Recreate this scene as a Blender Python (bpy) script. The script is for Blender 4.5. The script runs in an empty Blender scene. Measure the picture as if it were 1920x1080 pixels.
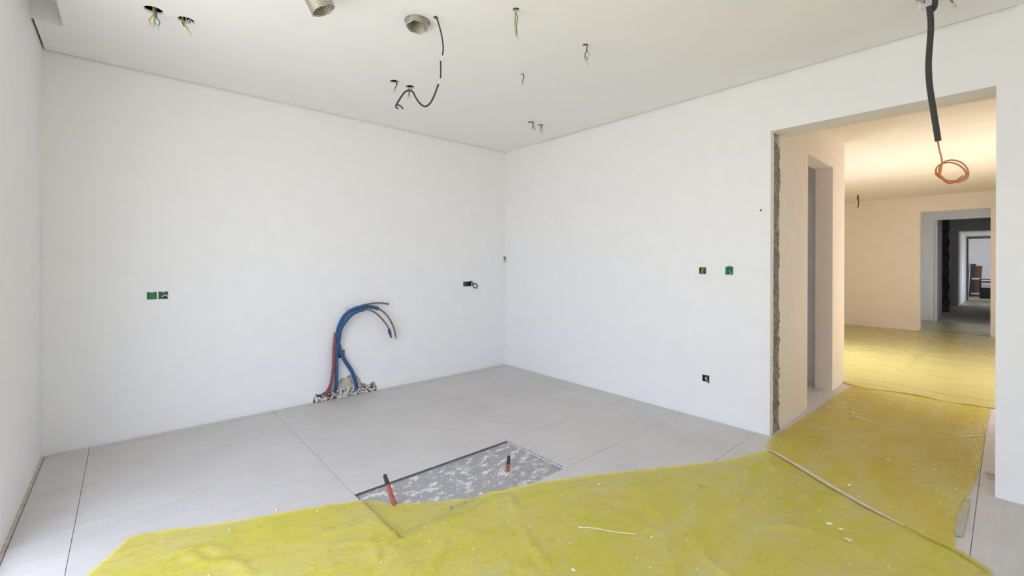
import bpy, bmesh, math, random
from mathutils import Vector, Matrix, noise
from mathutils.geometry import tessellate_polygon, delaunay_2d_cdt

random.seed(7)
SC = bpy.context.scene
COL = SC.collection

# ------------------------------------------------------------------ camera
YAW = 0.7239
cam_data = bpy.data.cameras.new('camera')
cam = bpy.data.objects.new('camera', cam_data)
COL.objects.link(cam)
cam_data.sensor_fit = 'HORIZONTAL'
cam_data.sensor_width = 36.0
cam_data.lens = 819.394 / 1920 * 36.0
cam_data.shift_y = -47.25 / 1920
cam_data.clip_start = 0.02
CAM = Vector((-3.7632, -4.3905, 1.3428))
cam.matrix_world = (Matrix.Translation(CAM) @ Matrix.Rotation(-YAW, 4, 'Z')
                    @ Matrix.Rotation(math.pi / 2, 4, 'X') @ Matrix.Rotation(0.0032, 4, 'Z'))
SC.camera = cam

# ------------------------------------------------------------------ sky, daylight, exposure
SKY = (0.815, 0.90, 1.14)
GROUND = (0.82, 0.79, 0.79)
SKY_STRENGTH = 8.5
world = bpy.data.worlds.new('overcast_sky')
SC.world = world
world.use_nodes = True
bg = world.node_tree.nodes['Background']
# hazy sky above the horizon, sunlit pale ground below it
_wn, _wl = world.node_tree.nodes, world.node_tree.links
_tc = _wn.new('ShaderNodeTexCoord')
_sx = _wn.new('ShaderNodeSeparateXYZ')
_rp = _wn.new('ShaderNodeMapRange')
_rp.inputs[1].default_value = -0.12
_rp.inputs[2].default_value = 0.05
_mx = _wn.new('ShaderNodeMixRGB')
_mx.inputs[1].default_value = (*GROUND, 1)
_mx.inputs[2].default_value = (*SKY, 1)
_wl.new(_tc.outputs['Generated'], _sx.inputs[0])
_wl.new(_sx.outputs['Z'], _rp.inputs[0])
_wl.new(_rp.outputs[0], _mx.inputs[0])
_wl.new(_mx.outputs[0], bg.inputs['Color'])
bg.inputs['Strength'].default_value = SKY_STRENGTH

SC.view_settings.view_transform = 'Standard'
SC.view_settings.look = 'None'
SC.view_settings.gamma = 1.0
SC.view_settings.exposure = -1.0
SC.view_settings.use_curve_mapping = False
SC.cycles.max_bounces = 14
SC.cycles.diffuse_bounces = 8
SC.cycles.transparent_max_bounces = 12
SC.cycles.use_denoising = True
SC.cycles.caustics_reflective = False
SC.cycles.sample_clamp_indirect = 10


def area(name, loc, direction, sx, sy, power=0.0, color=(1, 1, 1), portal=False, spread=180):
    d = bpy.data.lights.new(name, 'AREA')
    d.shape = 'RECTANGLE'
    d.size, d.size_y = sx, sy
    d.color = color
    d.energy = power
    d.spread = math.radians(spread)
    if portal:
        d.cycles.is_portal = True
    o = bpy.data.objects.new(name, d)
    COL.objects.link(o)
    o.location = loc
    o.rotation_euler = Vector(direction).to_track_quat('-Z', 'Z').to_euler()
    return o


# sky portals sit in the window openings; the hall's sunlit terrace door has its own daylight
area('window_portal', (-4.30, -2.74, 1.27), (1, 0, 0), 2.72, 2.46, portal=True)
area('rear_fill_portal', (-3.0, -6.68, 1.55), (0, 1, 0), 1.6, 1.7, portal=True)  # unseen rear opening, added to fill the room with sky light
area('vestibule_window_portal', (9.475, -4.85, 1.2), (0, 1, 0), 0.55, 1.8, portal=True)
area('far_corridor_window_portal', (18.05, -4.95, 0.81), (0, 1, 0), 0.9, 1.58, portal=True)
area('far_room_fill_portal', (22.0, -5.05, 1.5), (0, 1, 0), 1.8, 1.4, portal=True)  # unseen opening added to light the farthest room
area('passage_fill_portal', (13.85, -4.6, 1.6), (0, 1, 0), 0.5, 0.8, portal=True)  # unseen opening added to brighten the dark passage
area('hall_window_daylight', (3.95, -1.84, 1.10), (0, -1, -0.22), 2.1, 1.9, power=100, color=(1.0, 0.89, 0.80), spread=120)

H = 2.80

# ------------------------------------------------------------------ helpers
class MB:
    def __init__(s):
        s.v, s.f = [], []

    def add(s, vs, fs):
        b = len(s.v)
        s.v += [tuple(p) for p in vs]
        s.f += [tuple(i + b for i in f) for f in fs]
        return s

    def box(s, x0, x1, y0, y1, z0, z1):
        x0, x1 = min(x0, x1), max(x0, x1)
        y0, y1 = min(y0, y1), max(y0, y1)
        z0, z1 = min(z0, z1), max(z0, z1)
        return s.add([(x0, y0, z0), (x1, y0, z0), (x1, y1, z0), (x0, y1, z0), (x0, y0, z1), (x1, y0, z1), (x1, y1, z1), (x0, y1, z1)],
                     [(0, 3, 2, 1), (4, 5, 6, 7), (0, 1, 5, 4), (1, 2, 6, 5), (2, 3, 7, 6), (3, 0, 4, 7)])

    def bevel_slab(s, x0, x1, y0, y1, z0, z1, b):
        vs = [(x0, y0, z0), (x1, y0, z0), (x1, y1, z0), (x0, y1, z0), (x0, y0, z1 - b), (x1, y0, z1 - b), (x1, y1, z1 - b), (x0, y1, z1 - b),
              (x0 + b, y0 + b, z1), (x1 - b, y0 + b, z1), (x1 - b, y1 - b, z1), (x0 + b, y1 - b, z1)]
        fs = [(0, 3, 2, 1), (8, 9, 10, 11)]
        for i in range(4):
            j = (i + 1) % 4
            fs += [(i, j, j + 4, i + 4), (i + 4, j + 4, j + 8, i + 8)]
        return s.add(vs, fs)

    def tube(s, pts, r, seg=8, cap=True):
        pts = [Vector(p) for p in pts]
        n = len(pts)
        rf = r if callable(r) else (lambda t: r)
        up = Vector((0.31, 0.17, 0.93)).normalized()
        T = [(pts[min(i + 1, n - 1)] - pts[max(i - 1, 0)]).normalized() for i in range(n)]
        N = up.cross(T[0])
        if N.length < 1e-3:
            N = Vector((1, 0, 0)).cross(T[0])
        N.normalize()
        vs, fs = [], []
        for i in range(n):
            N = (N - T[i] * N.dot(T[i])).normalized()
            Bn = T[i].cross(N)
            rr = rf(i / (n - 1))
            for k in range(seg):
                a = 2 * math.pi * k / seg
                vs.append(pts[i] + (N * math.cos(a) + Bn * math.sin(a)) * rr)
        for i in range(n - 1):
            for k in range(seg):
                k2 = (k + 1) % seg
                fs.append((i * seg + k, i * seg + k2, (i + 1) * seg + k2, (i + 1) * seg + k))
        if cap:
            fs.append(tuple(range(seg - 1, -1, -1)))
            fs.append(tuple((n - 1) * seg + k for k in range(seg)))
        return s.add(vs, fs)

    def ball(s, c, r, seg=8, rings=6, jit=0.0):
        c = Vector(c)
        if isinstance(r, (int, float)):
            r = (r, r, r)
        vs, fs = [], []
        for i in range(rings + 1):
            th = math.pi * i / rings
            for k in range(seg):
                a = 2 * math.pi * k / seg
                j = 1 + jit * (random.random() - 0.5) * 2
                vs.append(c + Vector((r[0] * math.sin(th) * math.cos(a), r[1] * math.sin(th) * math.sin(a), r[2] * math.cos(th))) * j)
        for i in range(rings):
            for k in range(seg):
                k2 = (k + 1) % seg
                fs.append((i * seg + k, (i + 1) * seg + k, (i + 1) * seg + k2, i * seg + k2))
        return s.add(vs, fs)

    def chunk(s, c, r):
        """small irregular crumb, 8 corners jittered"""
        c = Vector(c)
        vs = []
        rot = Matrix.Rotation(random.random() * 6.28, 3, 'Z')
        for dx, dy, dz in ((-1, -1, -1), (1, -1, -1), (1, 1, -1), (-1, 1, -1), (-1, -1, 1), (1, -1, 1), (1, 1, 1), (-1, 1, 1)):
            vs.append(c + rot @ Vector((dx * r[0] * random.uniform(.5, 1), dy * r[1] * random.uniform(.5, 1), dz * r[2] * random.uniform(.5, 1))))
        return s.add(vs, [(0, 3, 2, 1), (4, 5, 6, 7), (0, 1, 5, 4), (1, 2, 6, 5), (2, 3, 7, 6), (3, 0, 4, 7)])

    def mesh(s, name, mat, smooth=False, fix=True):
        m = bpy.data.meshes.new(name)
        m.from_pydata(s.v, [], s.f)
        if fix:
            b = bmesh.new()
            b.from_mesh(m)
            bmesh.ops.remove_doubles(b, verts=b.verts, dist=1e-6)
            bmesh.ops.recalc_face_normals(b, faces=b.faces)
            b.to_mesh(m)
            b.free()
        if smooth:
            m.polygons.foreach_set('use_smooth', [True] * len(m.polygons))
        m.materials.append(mat)
        m.update()
        return m

    def build(s, name, mat, parent=None, smooth=False, fix=True):
        return link(name, s.mesh(name, mat, smooth, fix), parent)


def link(name, mesh, parent=None):
    o = bpy.data.objects.new(name, mesh)
    COL.objects.link(o)
    if parent is not None:
        o.parent = parent
    return o


def tag(o, label=None, cat=None, group=None, kind=None):
    if label:
        o['label'] = label
    if cat:
        o['category'] = cat
    if group:
        o['group'] = group
    if kind:
        o['kind'] = kind
    return o


def struct(o, label, cat):
    return tag(o, label, cat, kind='structure')


def thing(name, label, cat, loc=(0, 0, 0), rz=0.0, group=None):
    o = bpy.data.objects.new(name, None)
    o.empty_display_size = 0.05
    COL.objects.link(o)
    o.location = loc
    o.rotation_euler = (0, 0, rz)
    return tag(o, label, cat, group)


def spline(pts, n=8):
    P = [Vector(p) for p in pts]
    if len(P) < 3:
        return [P[0].lerp(P[-1], i / n) for i in range(n + 1)]
    out = []
    for i in range(len(P) - 1):
        p0 = P[i - 1] if i else P[0] * 2 - P[1]
        p1, p2 = P[i], P[i + 1]
        p3 = P[i + 2] if i + 2 < len(P) else P[-1] * 2 - P[-2]
        for k in range(n):
            t = k / n
            out.append(0.5 * ((2 * p1) + (p2 - p0) * t + (2 * p0 - 5 * p1 + 4 * p2 - p3) * t * t + (3 * p1 - p0 - 3 * p2 + p3) * t ** 3))
    out.append(P[-1])
    return out


def panel(mapf, outer, holes, thick):
    """Solid slab: outline `outer` (u,v), blind or through holes [(poly, depth)], mapf(u,v,d) -> xyz, d = depth into the slab."""
    mb = MB()
    loops = [[Vector((u, v, 0)) for u, v in outer]] + [[Vector((u, v, 0)) for u, v in h[0]] for h in holes]
    flat = [p for l in loops for p in l]
    tris = tessellate_polygon(loops)
    mb.add([mapf(p.x, p.y, 0) for p in flat], [tuple(t) for t in tris])
    through = [h for h in holes if h[1] >= thick]
    loops2 = [loops[0]] + [[Vector((u, v, 0)) for u, v in h[0]] for h in through]
    flat2 = [p for l in loops2 for p in l]
    mb.add([mapf(p.x, p.y, thick) for p in flat2], [tuple(t) for t in tessellate_polygon(loops2)])
    n = len(outer)
    mb.add([mapf(u, v, 0) for u, v in outer] + [mapf(u, v, thick) for u, v in outer],
           [(i, (i + 1) % n, n + (i + 1) % n, n + i) for i in range(n)])
    for poly, d in holes:
        d = min(d, thick)
        n = len(poly)
        fs = [(i, (i + 1) % n, n + (i + 1) % n, n + i) for i in range(n)]
        if d < thick:
            fs.append(tuple(range(n, 2 * n)))
        mb.add([mapf(u, v, 0) for u, v in poly] + [mapf(u, v, d) for u, v in poly], fs)
    return mb


def circle(x, y, r, n=24):
    return [(x + r * math.cos(2 * math.pi * i / n), y + r * math.sin(2 * math.pi * i / n)) for i in range(n)]


def rect(u0, u1, v0, v1):
    return [(u0, v0), (u1, v0), (u1, v1), (u0, v1)]


# ------------------------------------------------------------------ materials
def new_mat(name):
    m = bpy.data.materials.new(name)
    m.use_nodes = True
    nt = m.node_tree
    return m, nt, nt.nodes['Principled BSDF'], nt.nodes, nt.links


def coords(nt, scale=(1, 1, 1), obj=False):
    g = nt.nodes.new('ShaderNodeTexCoord') if obj else nt.nodes.new('ShaderNodeNewGeometry')
    mp = nt.nodes.new('ShaderNodeMapping')
    mp.inputs['Scale'].default_value = scale
    nt.links.new(g.outputs['Object' if obj else 'Position'], mp.inputs['Vector'])
    return mp.outputs['Vector']


def tex_noise(nt, vec, scale, detail=4, rough=0.55):
    n = nt.nodes.new('ShaderNodeTexNoise')
    n.inputs['Scale'].default_value = scale
    n.inputs['Detail'].default_value = detail
    n.inputs['Roughness'].default_value = rough
    nt.links.new(vec, n.inputs['Vector'])
    return n.outputs['Fac']


def ramp(nt, fac, stops):
    r = nt.nodes.new('ShaderNodeValToRGB')
    el = r.color_ramp.elements
    while len(el) < len(stops):
        el.new(0.5)
    for e, (p, c) in zip(el, stops):
        e.position = p
        e.color = (*c, 1) if len(c) == 3 else c
    nt.links.new(fac, r.inputs['Fac'])
    return r.outputs['Color']


def bump(nt, fac, strength, dist, normal_in):
    b = nt.nodes.new('ShaderNodeBump')
    b.inputs['Strength'].default_value = strength
    b.inputs['Distance'].default_value = dist
    nt.links.new(fac, b.inputs['Height'])
    nt.links.new(b.outputs['Normal'], normal_in)


def plain(name, col, rough=0.6, metal=0.0, vary=0.06, scale=30, bmp=0.0, dist=0.002, spec=0.5):
    m, nt, p, N, L = new_mat(name)
    v = coords(nt)
    f = tex_noise(nt, v, scale)
    c = ramp(nt, f, [(0.3, tuple(x * (1 - vary) for x in col)), (0.7, tuple(min(1, x * (1 + vary)) for x in col))])
    L.new(c, p.inputs['Base Color'])
    p.inputs['Roughness'].default_value = rough
    p.inputs['Metallic'].default_value = metal
    p.inputs['Specular IOR Level'].default_value = spec
    if bmp:
        bump(nt, f, bmp, dist, p.inputs['Normal'])
    return m


M = {}
M['wall'] = plain('painted_plaster', (0.86, 0.86, 0.855), 0.75, vary=0.012, scale=6, bmp=0.05, dist=0.001, spec=0.25)
M['ceil'] = plain('ceiling_paint', (0.865, 0.865, 0.86), 0.8, vary=0.012, scale=4, spec=0.2)
M['slab'] = plain('raw_slab', (0.33, 0.31, 0.28), 0.9, vary=0.2, scale=9, bmp=0.3)
M['hallwall'] = plain('hall_plaster', (0.88, 0.825, 0.765), 0.75, vary=0.02, scale=5, bmp=0.05, dist=0.001, spec=0.25)
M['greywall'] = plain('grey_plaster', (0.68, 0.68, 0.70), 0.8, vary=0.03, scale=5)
M['farfloor'] = plain('screed_floor', (0.44, 0.43, 0.34), 0.7, vary=0.2, scale=4)
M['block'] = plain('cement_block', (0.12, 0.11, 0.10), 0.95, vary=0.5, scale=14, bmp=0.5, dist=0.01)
M['darkframe'] = plain('dark_frame', (0.13, 0.14, 0.15), 0.5)
M['white_trim'] = plain('white_trim', (0.82, 0.82, 0.83), 0.5)
M['aluminium_frame'] = plain('window_frame', (0.75, 0.75, 0.75), 0.4)

M['mortar'] = plain('rough_mortar', (0.30, 0.27, 0.215), 0.95, vary=0.55, scale=38, bmp=0.9, dist=0.012)
M['mortar_dark'] = plain('dark_mortar_bed', (0.13, 0.125, 0.12), 0.95, vary=0.4, scale=60, bmp=0.6, dist=0.004)
M['fill'] = plain('pale_mortar', (0.62, 0.56, 0.46), 0.95, vary=0.32, scale=55, bmp=0.9, dist=0.01)
M['crumb'] = plain('plaster_crumb', (0.80, 0.78, 0.74), 0.9, vary=0.1, scale=60)
M['crumb_grey'] = plain('mortar_crumb', (0.36, 0.33, 0.29), 0.9, vary=0.3, scale=60)
M['green'] = plain('green_plastic', (0.022, 0.155, 0.06), 0.45, vary=0.15)
M['darkgreen'] = plain('dark_green_plastic', (0.012, 0.06, 0.03), 0.5, vary=0.15)
M['black'] = plain('black_rubber', (0.022, 0.022, 0.023), 0.55, vary=0.25)
M['charcoal'] = plain('charcoal_sleeve', (0.045, 0.046, 0.048), 0.75, vary=0.2, scale=60)
M['yellow_w'] = plain('yellow_wire', (0.50, 0.36, 0.07), 0.45)
M['blue_w'] = plain('blue_wire', (0.05, 0.20, 0.30), 0.45)
M['brown_w'] = plain('brown_wire', (0.10, 0.065, 0.03), 0.5)
M['grey_w'] = plain('grey_wire', (0.30, 0.30, 0.28), 0.5)
M['white_w'] = plain('white_wire', (0.75, 0.74, 0.68), 0.5)
M['tip'] = plain('clear_connector', (0.55, 0.56, 0.52), 0.25)
M['orange_w'] = plain('orange_wire', (0.75, 0.22, 0.045), 0.45)
M['copper_w'] = plain('copper_orange_sheath', (0.58, 0.20, 0.055), 0.4, spec=0.5)
M['blue_foam'] = plain('blue_foam_sleeve', (0.026, 0.095, 0.235), 0.7, vary=0.3, scale=70)
M['red_foam'] = plain('red_corrugated_sleeve', (0.26, 0.078, 0.062), 0.65, vary=0.25, scale=80)
M['pipe'] = plain('dull_copper_pipe', (0.20, 0.145, 0.115), 0.45, metal=0.3, vary=0.35, scale=60)
M['red_stub'] = plain('orange_red_conduit', (0.34, 0.09, 0.06), 0.5, vary=0.25, scale=60)
M['tape_pale'] = plain('pale_tape', (0.62, 0.56, 0.42), 0.6, vary=0.1, scale=25)
M['strip'] = plain('edge_foam_strip', (0.52, 0.47, 0.40), 0.85, vary=0.25, scale=25)
M['wood'] = plain('brown_board', (0.18, 0.085, 0.035), 0.6, vary=0.25, scale=6)
M['silver'] = plain('silver_ferrule', (0.55, 0.55, 0.57), 0.3, metal=0.8)
M['ink'] = plain('blue_marker_ink', (0.05, 0.06, 0.22), 0.7)

# flexible aluminium duct
m, nt, p, N, L = new_mat('aluminium_duct')
p.inputs['Base Color'].default_value = (0.60, 0.575, 0.50, 1)
p.inputs['Metallic'].default_value = 0.85
p.inputs['Roughness'].default_value = 0.42
bump(nt, tex_noise(nt, coords(nt), 90), 0.5, 0.004, p.inputs['Normal'])
M['duct'] = m


# large floor tile: pale grey stone look with fine streaks along X and thin plaster dust
def make_tile_mat():
    m, nt, p, N, L = new_mat('grey_stone_tile')
    v = coords(nt, (1.3, 16, 1))
    f1 = tex_noise(nt, v, 2.2, 6, 0.6)
    f2 = tex_noise(nt, coords(nt, (1, 1, 1)), 2.5, 5, 0.6)
    oi = N.new('ShaderNodeObjectInfo')
    a = ramp(nt, f1, [(0.25, (0.51, 0.49, 0.465)), (0.5, (0.56, 0.54, 0.52)), (0.8, (0.61, 0.59, 0.57))])
    d = ramp(nt, f2, [(0.42, (0, 0, 0)), (0.72, (1, 1, 1))])
    mx = N.new('ShaderNodeMixRGB')
    mx.inputs[2].default_value = (0.64, 0.625, 0.61, 1)
    L.new(a, mx.inputs[1])
    mu = N.new('ShaderNodeMath')
    mu.operation = 'MULTIPLY'
    mu.inputs[1].default_value = 0.55
    L.new(d, mu.inputs[0])
    L.new(mu.outputs[0], mx.inputs[0])
    hv = N.new('ShaderNodeHueSaturation')
    ma = N.new('ShaderNodeMapRange')
    ma.inputs[3].default_value = 0.97
    ma.inputs[4].default_value = 1.03
    L.new(oi.outputs['Random'], ma.inputs[0])
    L.new(ma.outputs[0], hv.inputs['Value'])
    L.new(mx.outputs[0], hv.inputs['Color'])
    L.new(hv.outputs[0], p.inputs['Base Color'])
    r = ramp(nt, f2, [(0.3, (0.42, 0.42, 0.42)), (0.7, (0.62, 0.62, 0.62))])
    L.new(r, p.inputs['Roughness'])
    p.inputs['Specular IOR Level'].default_value = 0.4
    bump(nt, f1, 0.05, 0.001, p.inputs['Normal'])
    return m


M['tile'] = make_tile_mat()


def make_pit_mat():
    m, nt, p, N, L = new_mat('screed_with_adhesive')
    v = coords(nt, (1, 1.6, 1))
    f = tex_noise(nt, v, 12, 12, 0.74)
    g = tex_noise(nt, v, 55, 4, 0.6)
    base = ramp(nt, g, [(0.3, (0.30, 0.295, 0.30)), (0.7, (0.42, 0.415, 0.42))])
    mask = ramp(nt, f, [(0.52, (0, 0, 0)), (0.585, (1, 1, 1))])
    mx = N.new('ShaderNodeMixRGB')
    mx.inputs[2].default_value = (0.72, 0.71, 0.69, 1)
    L.new(base, mx.inputs[1])
    L.new(mask, mx.inputs[0])
    L.new(mx.outputs[0], p.inputs['Base Color'])
    p.inputs['Roughness'].default_value = 0.9
    bump(nt, f, 0.6, 0.006, p.inputs['Normal'])
    return m


M['pit'] = make_pit_mat()


def make_film_mat(name, tint, body, fac, dusty=0.25, crease=0.5):
    m = bpy.data.materials.new(name)
    m.use_nodes = True
    nt = m.node_tree
    N, L = nt.nodes, nt.links
    N.remove(N['Principled BSDF'])
    out = N['Material Output']
    v = coords(nt)
    f1 = tex_noise(nt, coords(nt, (1, 1, 1)), 3.2, 6, 0.6)
    f2 = tex_noise(nt, v, 14, 6, 0.62)
    tr = N.new('ShaderNodeBsdfTransparent')
    tr.inputs[0].default_value = (*tint, 1)
    df = N.new('ShaderNodeBsdfDiffuse')
    base = ramp(nt, f1, [(0.3, tuple(c * 0.95 for c in body)), (0.7, tuple(min(1, c * 1.05) for c in body))])
    # paler haze in broad drifts, and a few deeper ochre drips
    hz = N.new('ShaderNodeMixRGB')
    hz.inputs[2].default_value = (1.0, 0.90, 0.36, 1)
    L.new(ramp(nt, tex_noise(nt, coords(nt, (1.0, 2.2, 1)), 1.7, 7, 0.66), [(0.42, (0, 0, 0)), (0.66, (0.9, 0.9, 0.9))]), hz.inputs[0])
    L.new(base, hz.inputs[1])
    dr = N.new('ShaderNodeMixRGB')
    dr.inputs[2].default_value = (0.86, 0.66, 0.03, 1)
    L.new(ramp(nt, tex_noise(nt, v, 4.6, 2, 0.5), [(0.70, (0, 0, 0)), (0.76, (0.7, 0.7, 0.7))]), dr.inputs[0])
    L.new(hz.outputs[0], dr.inputs[1])
    col = dr.outputs[0]
    dust = N.new('ShaderNodeMixRGB')
    dust.inputs[2].default_value = (1.0, 0.92, 0.48, 1)
    dm = ramp(nt, f2, [(0.46, (0, 0, 0)), (0.80, (dusty, dusty, dusty))])
    L.new(dm, dust.inputs[0])
    L.new(col, dust.inputs[1])
    L.new(dust.outputs[0], df.inputs['Color'])
    tl = N.new('ShaderNodeBsdfTranslucent')
    L.new(dust.outputs[0], tl.inputs['Color'])
    md = N.new('ShaderNodeMixShader')
    md.inputs[0].default_value = 0.1
    L.new(df.outputs[0], md.inputs[1])
    L.new(tl.outputs[0], md.inputs[2])
    mb = N.new('ShaderNodeMixShader')
    mb.inputs[0].default_value = fac
    L.new(tr.outputs[0], mb.inputs[1])
    L.new(md.outputs[0], mb.inputs[2])
    gl = N.new('ShaderNodeBsdfGlossy')
    gl.inputs['Roughness'].default_value = 0.24
    fr = N.new('ShaderNodeFresnel')
    fr.inputs['IOR'].default_value = 1.3
    ms = N.new('ShaderNodeMixShader')
    L.new(fr.outputs[0], ms.inputs[0])
    L.new(mb.outputs[0], ms.inputs[1])
    L.new(gl.outputs[0], ms.inputs[2])
    b = N.new('ShaderNodeBump')
    b.inputs['Strength'].default_value = crease
    b.inputs['Distance'].default_value = 0.005
    # creased plastic: thin ridges where a warped noise crosses its mid value
    f3 = tex_noise(nt, coords(nt, (1.0, 1.7, 1)), 5.0, 5, 0.55)
    cr = ramp(nt, f3, [(0.44, (0, 0, 0)), (0.5, (1, 1, 1)), (0.56, (0, 0, 0))])
    ad = N.new('ShaderNodeMath')
    ad.operation = 'MULTIPLY_ADD'
    ad.inputs[1].default_value = 0.8
    L.new(cr, ad.inputs[0])
    L.new(f2, ad.inputs[2])
    L.new(ad.outputs[0], b.inputs['Height'])
    for s in (df, gl, fr):
        L.new(b.outputs['Normal'], s.inputs['Normal'])
    L.new(ms.outputs[0], out.inputs['Surface'])
    return m


M['film'] = make_film_mat('yellow_film', (1.0, 0.94, 0.26), (1.0, 0.87, 0.12), 0.50, 0.40)
M['film2'] = make_film_mat('ochre_film', (1.0, 0.90, 0.25), (1.0, 0.81, 0.10), 0.52, 0.35)
M['film3'] = make_film_mat('glare_paled_film', (1.0, 0.93, 0.42), (1.0, 0.88, 0.30), 0.5, 0.7, 0.25)  # whitish hall glare put into the colour: paler body, more dust tint
M['film_dusty'] = make_film_mat('dusty_film', (0.98, 0.95, 0.55), (0.75, 0.72, 0.36), 0.45, 0.5)
M['film_clear'] = make_film_mat('clear_torn_film', (0.98, 0.97, 0.93), (0.85, 0.83, 0.76), 0.5)

# ------------------------------------------------------------------ floor, tiles, pit
sub = MB()
PIT = (-2.768, -1.603, -2.478, -1.894)
PZ = -0.014
sub.box(-4.45, 8.45, -6.8, 0.1, -0.30, -0.026)
sub.box(PIT[0] - .02, PIT[1] + .02, PIT[2] - .02, PIT[3] + .02, -0.028, PZ)
floor = sub.build('floor', M['pit'])
struct(floor, 'pale grey large-format tiled floor over rough screed in the main room and hall', 'floor')

XS = [-4.176, -3.955, -2.768, -1.603, -0.395, 0.795, 1.985, 3.175, 4.365, 5.555, 6.745, 7.935, 8.45]
YS = [-0.010, -0.112, -0.706, -1.294, -1.894, -2.478, -3.078, -3.674, -4.282, -4.87, -5.466, -6.06, -6.56]
GAP = 0.0022
cache = {}
for i in range(len(XS) - 1):
    for j in range(len(YS) - 1):
        x0, x1, y1, y0 = XS[i], XS[i + 1], YS[j], YS[j + 1]
        if x1 < 0.1 and i == 4:
            pass
        if abs(x0 - PIT[0]) < .01 and abs(y1 - PIT[3]) < .01:
            continue                                   # the missing tile
        if x0 > 0.0 and (y1 > -1.9 or y0 < -4.95):
            continue
        if i == 0 or x0 > -0.5:
            pass
        xa, xb = x0, x1
        if i == 4 and y1 > -3.0:
            xb = -0.010                                # cut along the right wall
            x1 = xb
        w, d = round(x1 - x0, 4), round(y1 - y0, 4)
        if (w, d) not in cache:
            cache[(w, d)] = MB().bevel_slab(-w / 2 + GAP / 2, w / 2 - GAP / 2, -d / 2 + GAP / 2, d / 2 - GAP / 2, -0.02, 0, 0.0012).mesh('tile', M['tile'])
        t = link('tile', cache[(w, d)], floor)
        t.location = ((x0 + x1) / 2, (y0 + y1) / 2, random.uniform(-0.0006, 0.0004))

for bx_ in ((PIT[0], PIT[1], PIT[3] - 0.0035, PIT[3] + 0.0005, PZ, -0.002), (PIT[0] - 0.0005, PIT[0] + 0.0030, PIT[2], PIT[3], PZ, -0.002), (PIT[0], PIT[1], PIT[2] - 0.0005, PIT[2] + 0.003, PZ, -0.004)):
    MB().box(*bx_).build('bed_edge', M['mortar_dark'], floor)
# blue marker dots along the right edge of the missing tile: drawn on the tile edge
ink = MB()
yy = PIT[3] - 0.01
while yy > PIT[2] + 0.02:
    l = random.uniform(0.006, 0.022)
    ink.box(PIT[1] - 0.004 + random.uniform(-.001, .001), PIT[1] + 0.003, yy - l, yy, 0.0002, 0.0012)
    yy -= l + random.uniform(0.006, 0.02)
tag(ink.build('ink_marks', M['ink'], floor), kind='stuff')

# pale foam strip in the joint along the left wall
struct(MB().box(-4.194, -4.178, -2.6, -0.012, -0.02, 0.001).build('trim_1', M['strip']),
       'narrow beige foam strip in the floor joint along the left wall', 'strip')

# ------------------------------------------------------------------ main room walls
mapA = lambda u, v, d: (u, d, v)                    # wall_back: u = x, v = z
cav = [(-2.418, 0.0), (-2.412, 0.045), (-2.372, 0.062), (-2.335, 0.070), (-2.29, 0.092), (-2.25, 0.118), (-2.22, 0.112), (-2.19, 0.145),
       (-2.15, 0.190), (-2.11, 0.183), (-2.07, 0.206), (-2.03, 0.192), (-1.99, 0.186), (-1.965, 0.15), (-1.945, 0.105), (-1.90, 0.085),
       (-1.87, 0.070), (-1.83, 0.092), (-1.80, 0.088), (-1.785, 0.055), (-1.778, 0.0)]
outerA = [(-4.194, -0.02)] + [(-2.43, -0.02)] + cav + [(-1.76, -0.02), (0.0, -0.02), (0.0, 2.95), (-4.194, 2.95)]
BOX_A = [(-3.640, -3.581, 1.050, 1.107), (-3.571, -3.512, 1.049, 1.108), (-0.676, -0.555, 1.052, 1.110), (-2.176, -2.117, 0.392, 0.465)]
holesA = [(rect(*b), 0.045) for b in BOX_A] + [(circle(-0.020, 1.412, 0.011, 12), 0.04)]
wall_back = panel(mapA, outerA, holesA, 0.20).build('wall_back', M['wall'])
struct(wall_back, 'white plastered back wall with pipes and green boxes, darker towards the left corner', 'wall')
MB().box(-4.194, 0, 0.10, 0.2, -0.02, 0.25).build('masonry_core', M['mortar'], wall_back)

mapB = lambda u, v, d: (d, u, v)                    # wall_right: u = y, v = z
DY0, DY1, DZ = -3.172, -4.350, 2.375
outerB = [(0.0, -0.02), (DY0, -0.02), (DY0, DZ), (DY1, DZ), (DY1, -0.02), (-6.8, -0.02), (-6.8, 2.95), (0.0, 2.95)]
BOX_B = [(-2.670, -2.609, 1.250, 1.309), (-2.894, -2.832, 1.250, 1.314), (-2.701, -2.640, 0.320, 0.377)]
holesB = [(rect(*b), 0.045) for b in BOX_B] + [(circle(-3.105, 1.764, 0.006, 10), 0.03)]
wall_right = panel(mapB, outerB, holesB, 0.074).build('wall_right', M['wall'])
struct(wall_right, 'bright white plastered right wall with the wide doorway to the hall', 'wall')
# back leaf of the same wall (the pocket for a sliding door runs between the leaves)
bl = MB()
bl.box(0.208, 0.265, -3.160, 0.2, -0.02, 2.95)
bl.box(0.205, 0.27, -6.8, DY1, -0.02, 2.95)
bl.box(0.205, 0.27, DY1, DY0, DZ, 2.95)
bl.build('back_leaf', M['hallwall'], wall_right)
core = MB()
core.box(0.074, 0.205, DY1, DY0, DZ, 2.95)
core.box(0.074, 0.205, -6.8, DY1, -0.02, 2.95)
core.box(0.074, 0.205, -3.10, 0.2, -0.02, 2.95)
core.build('filled_core', M['wall'], wall_right)
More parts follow.
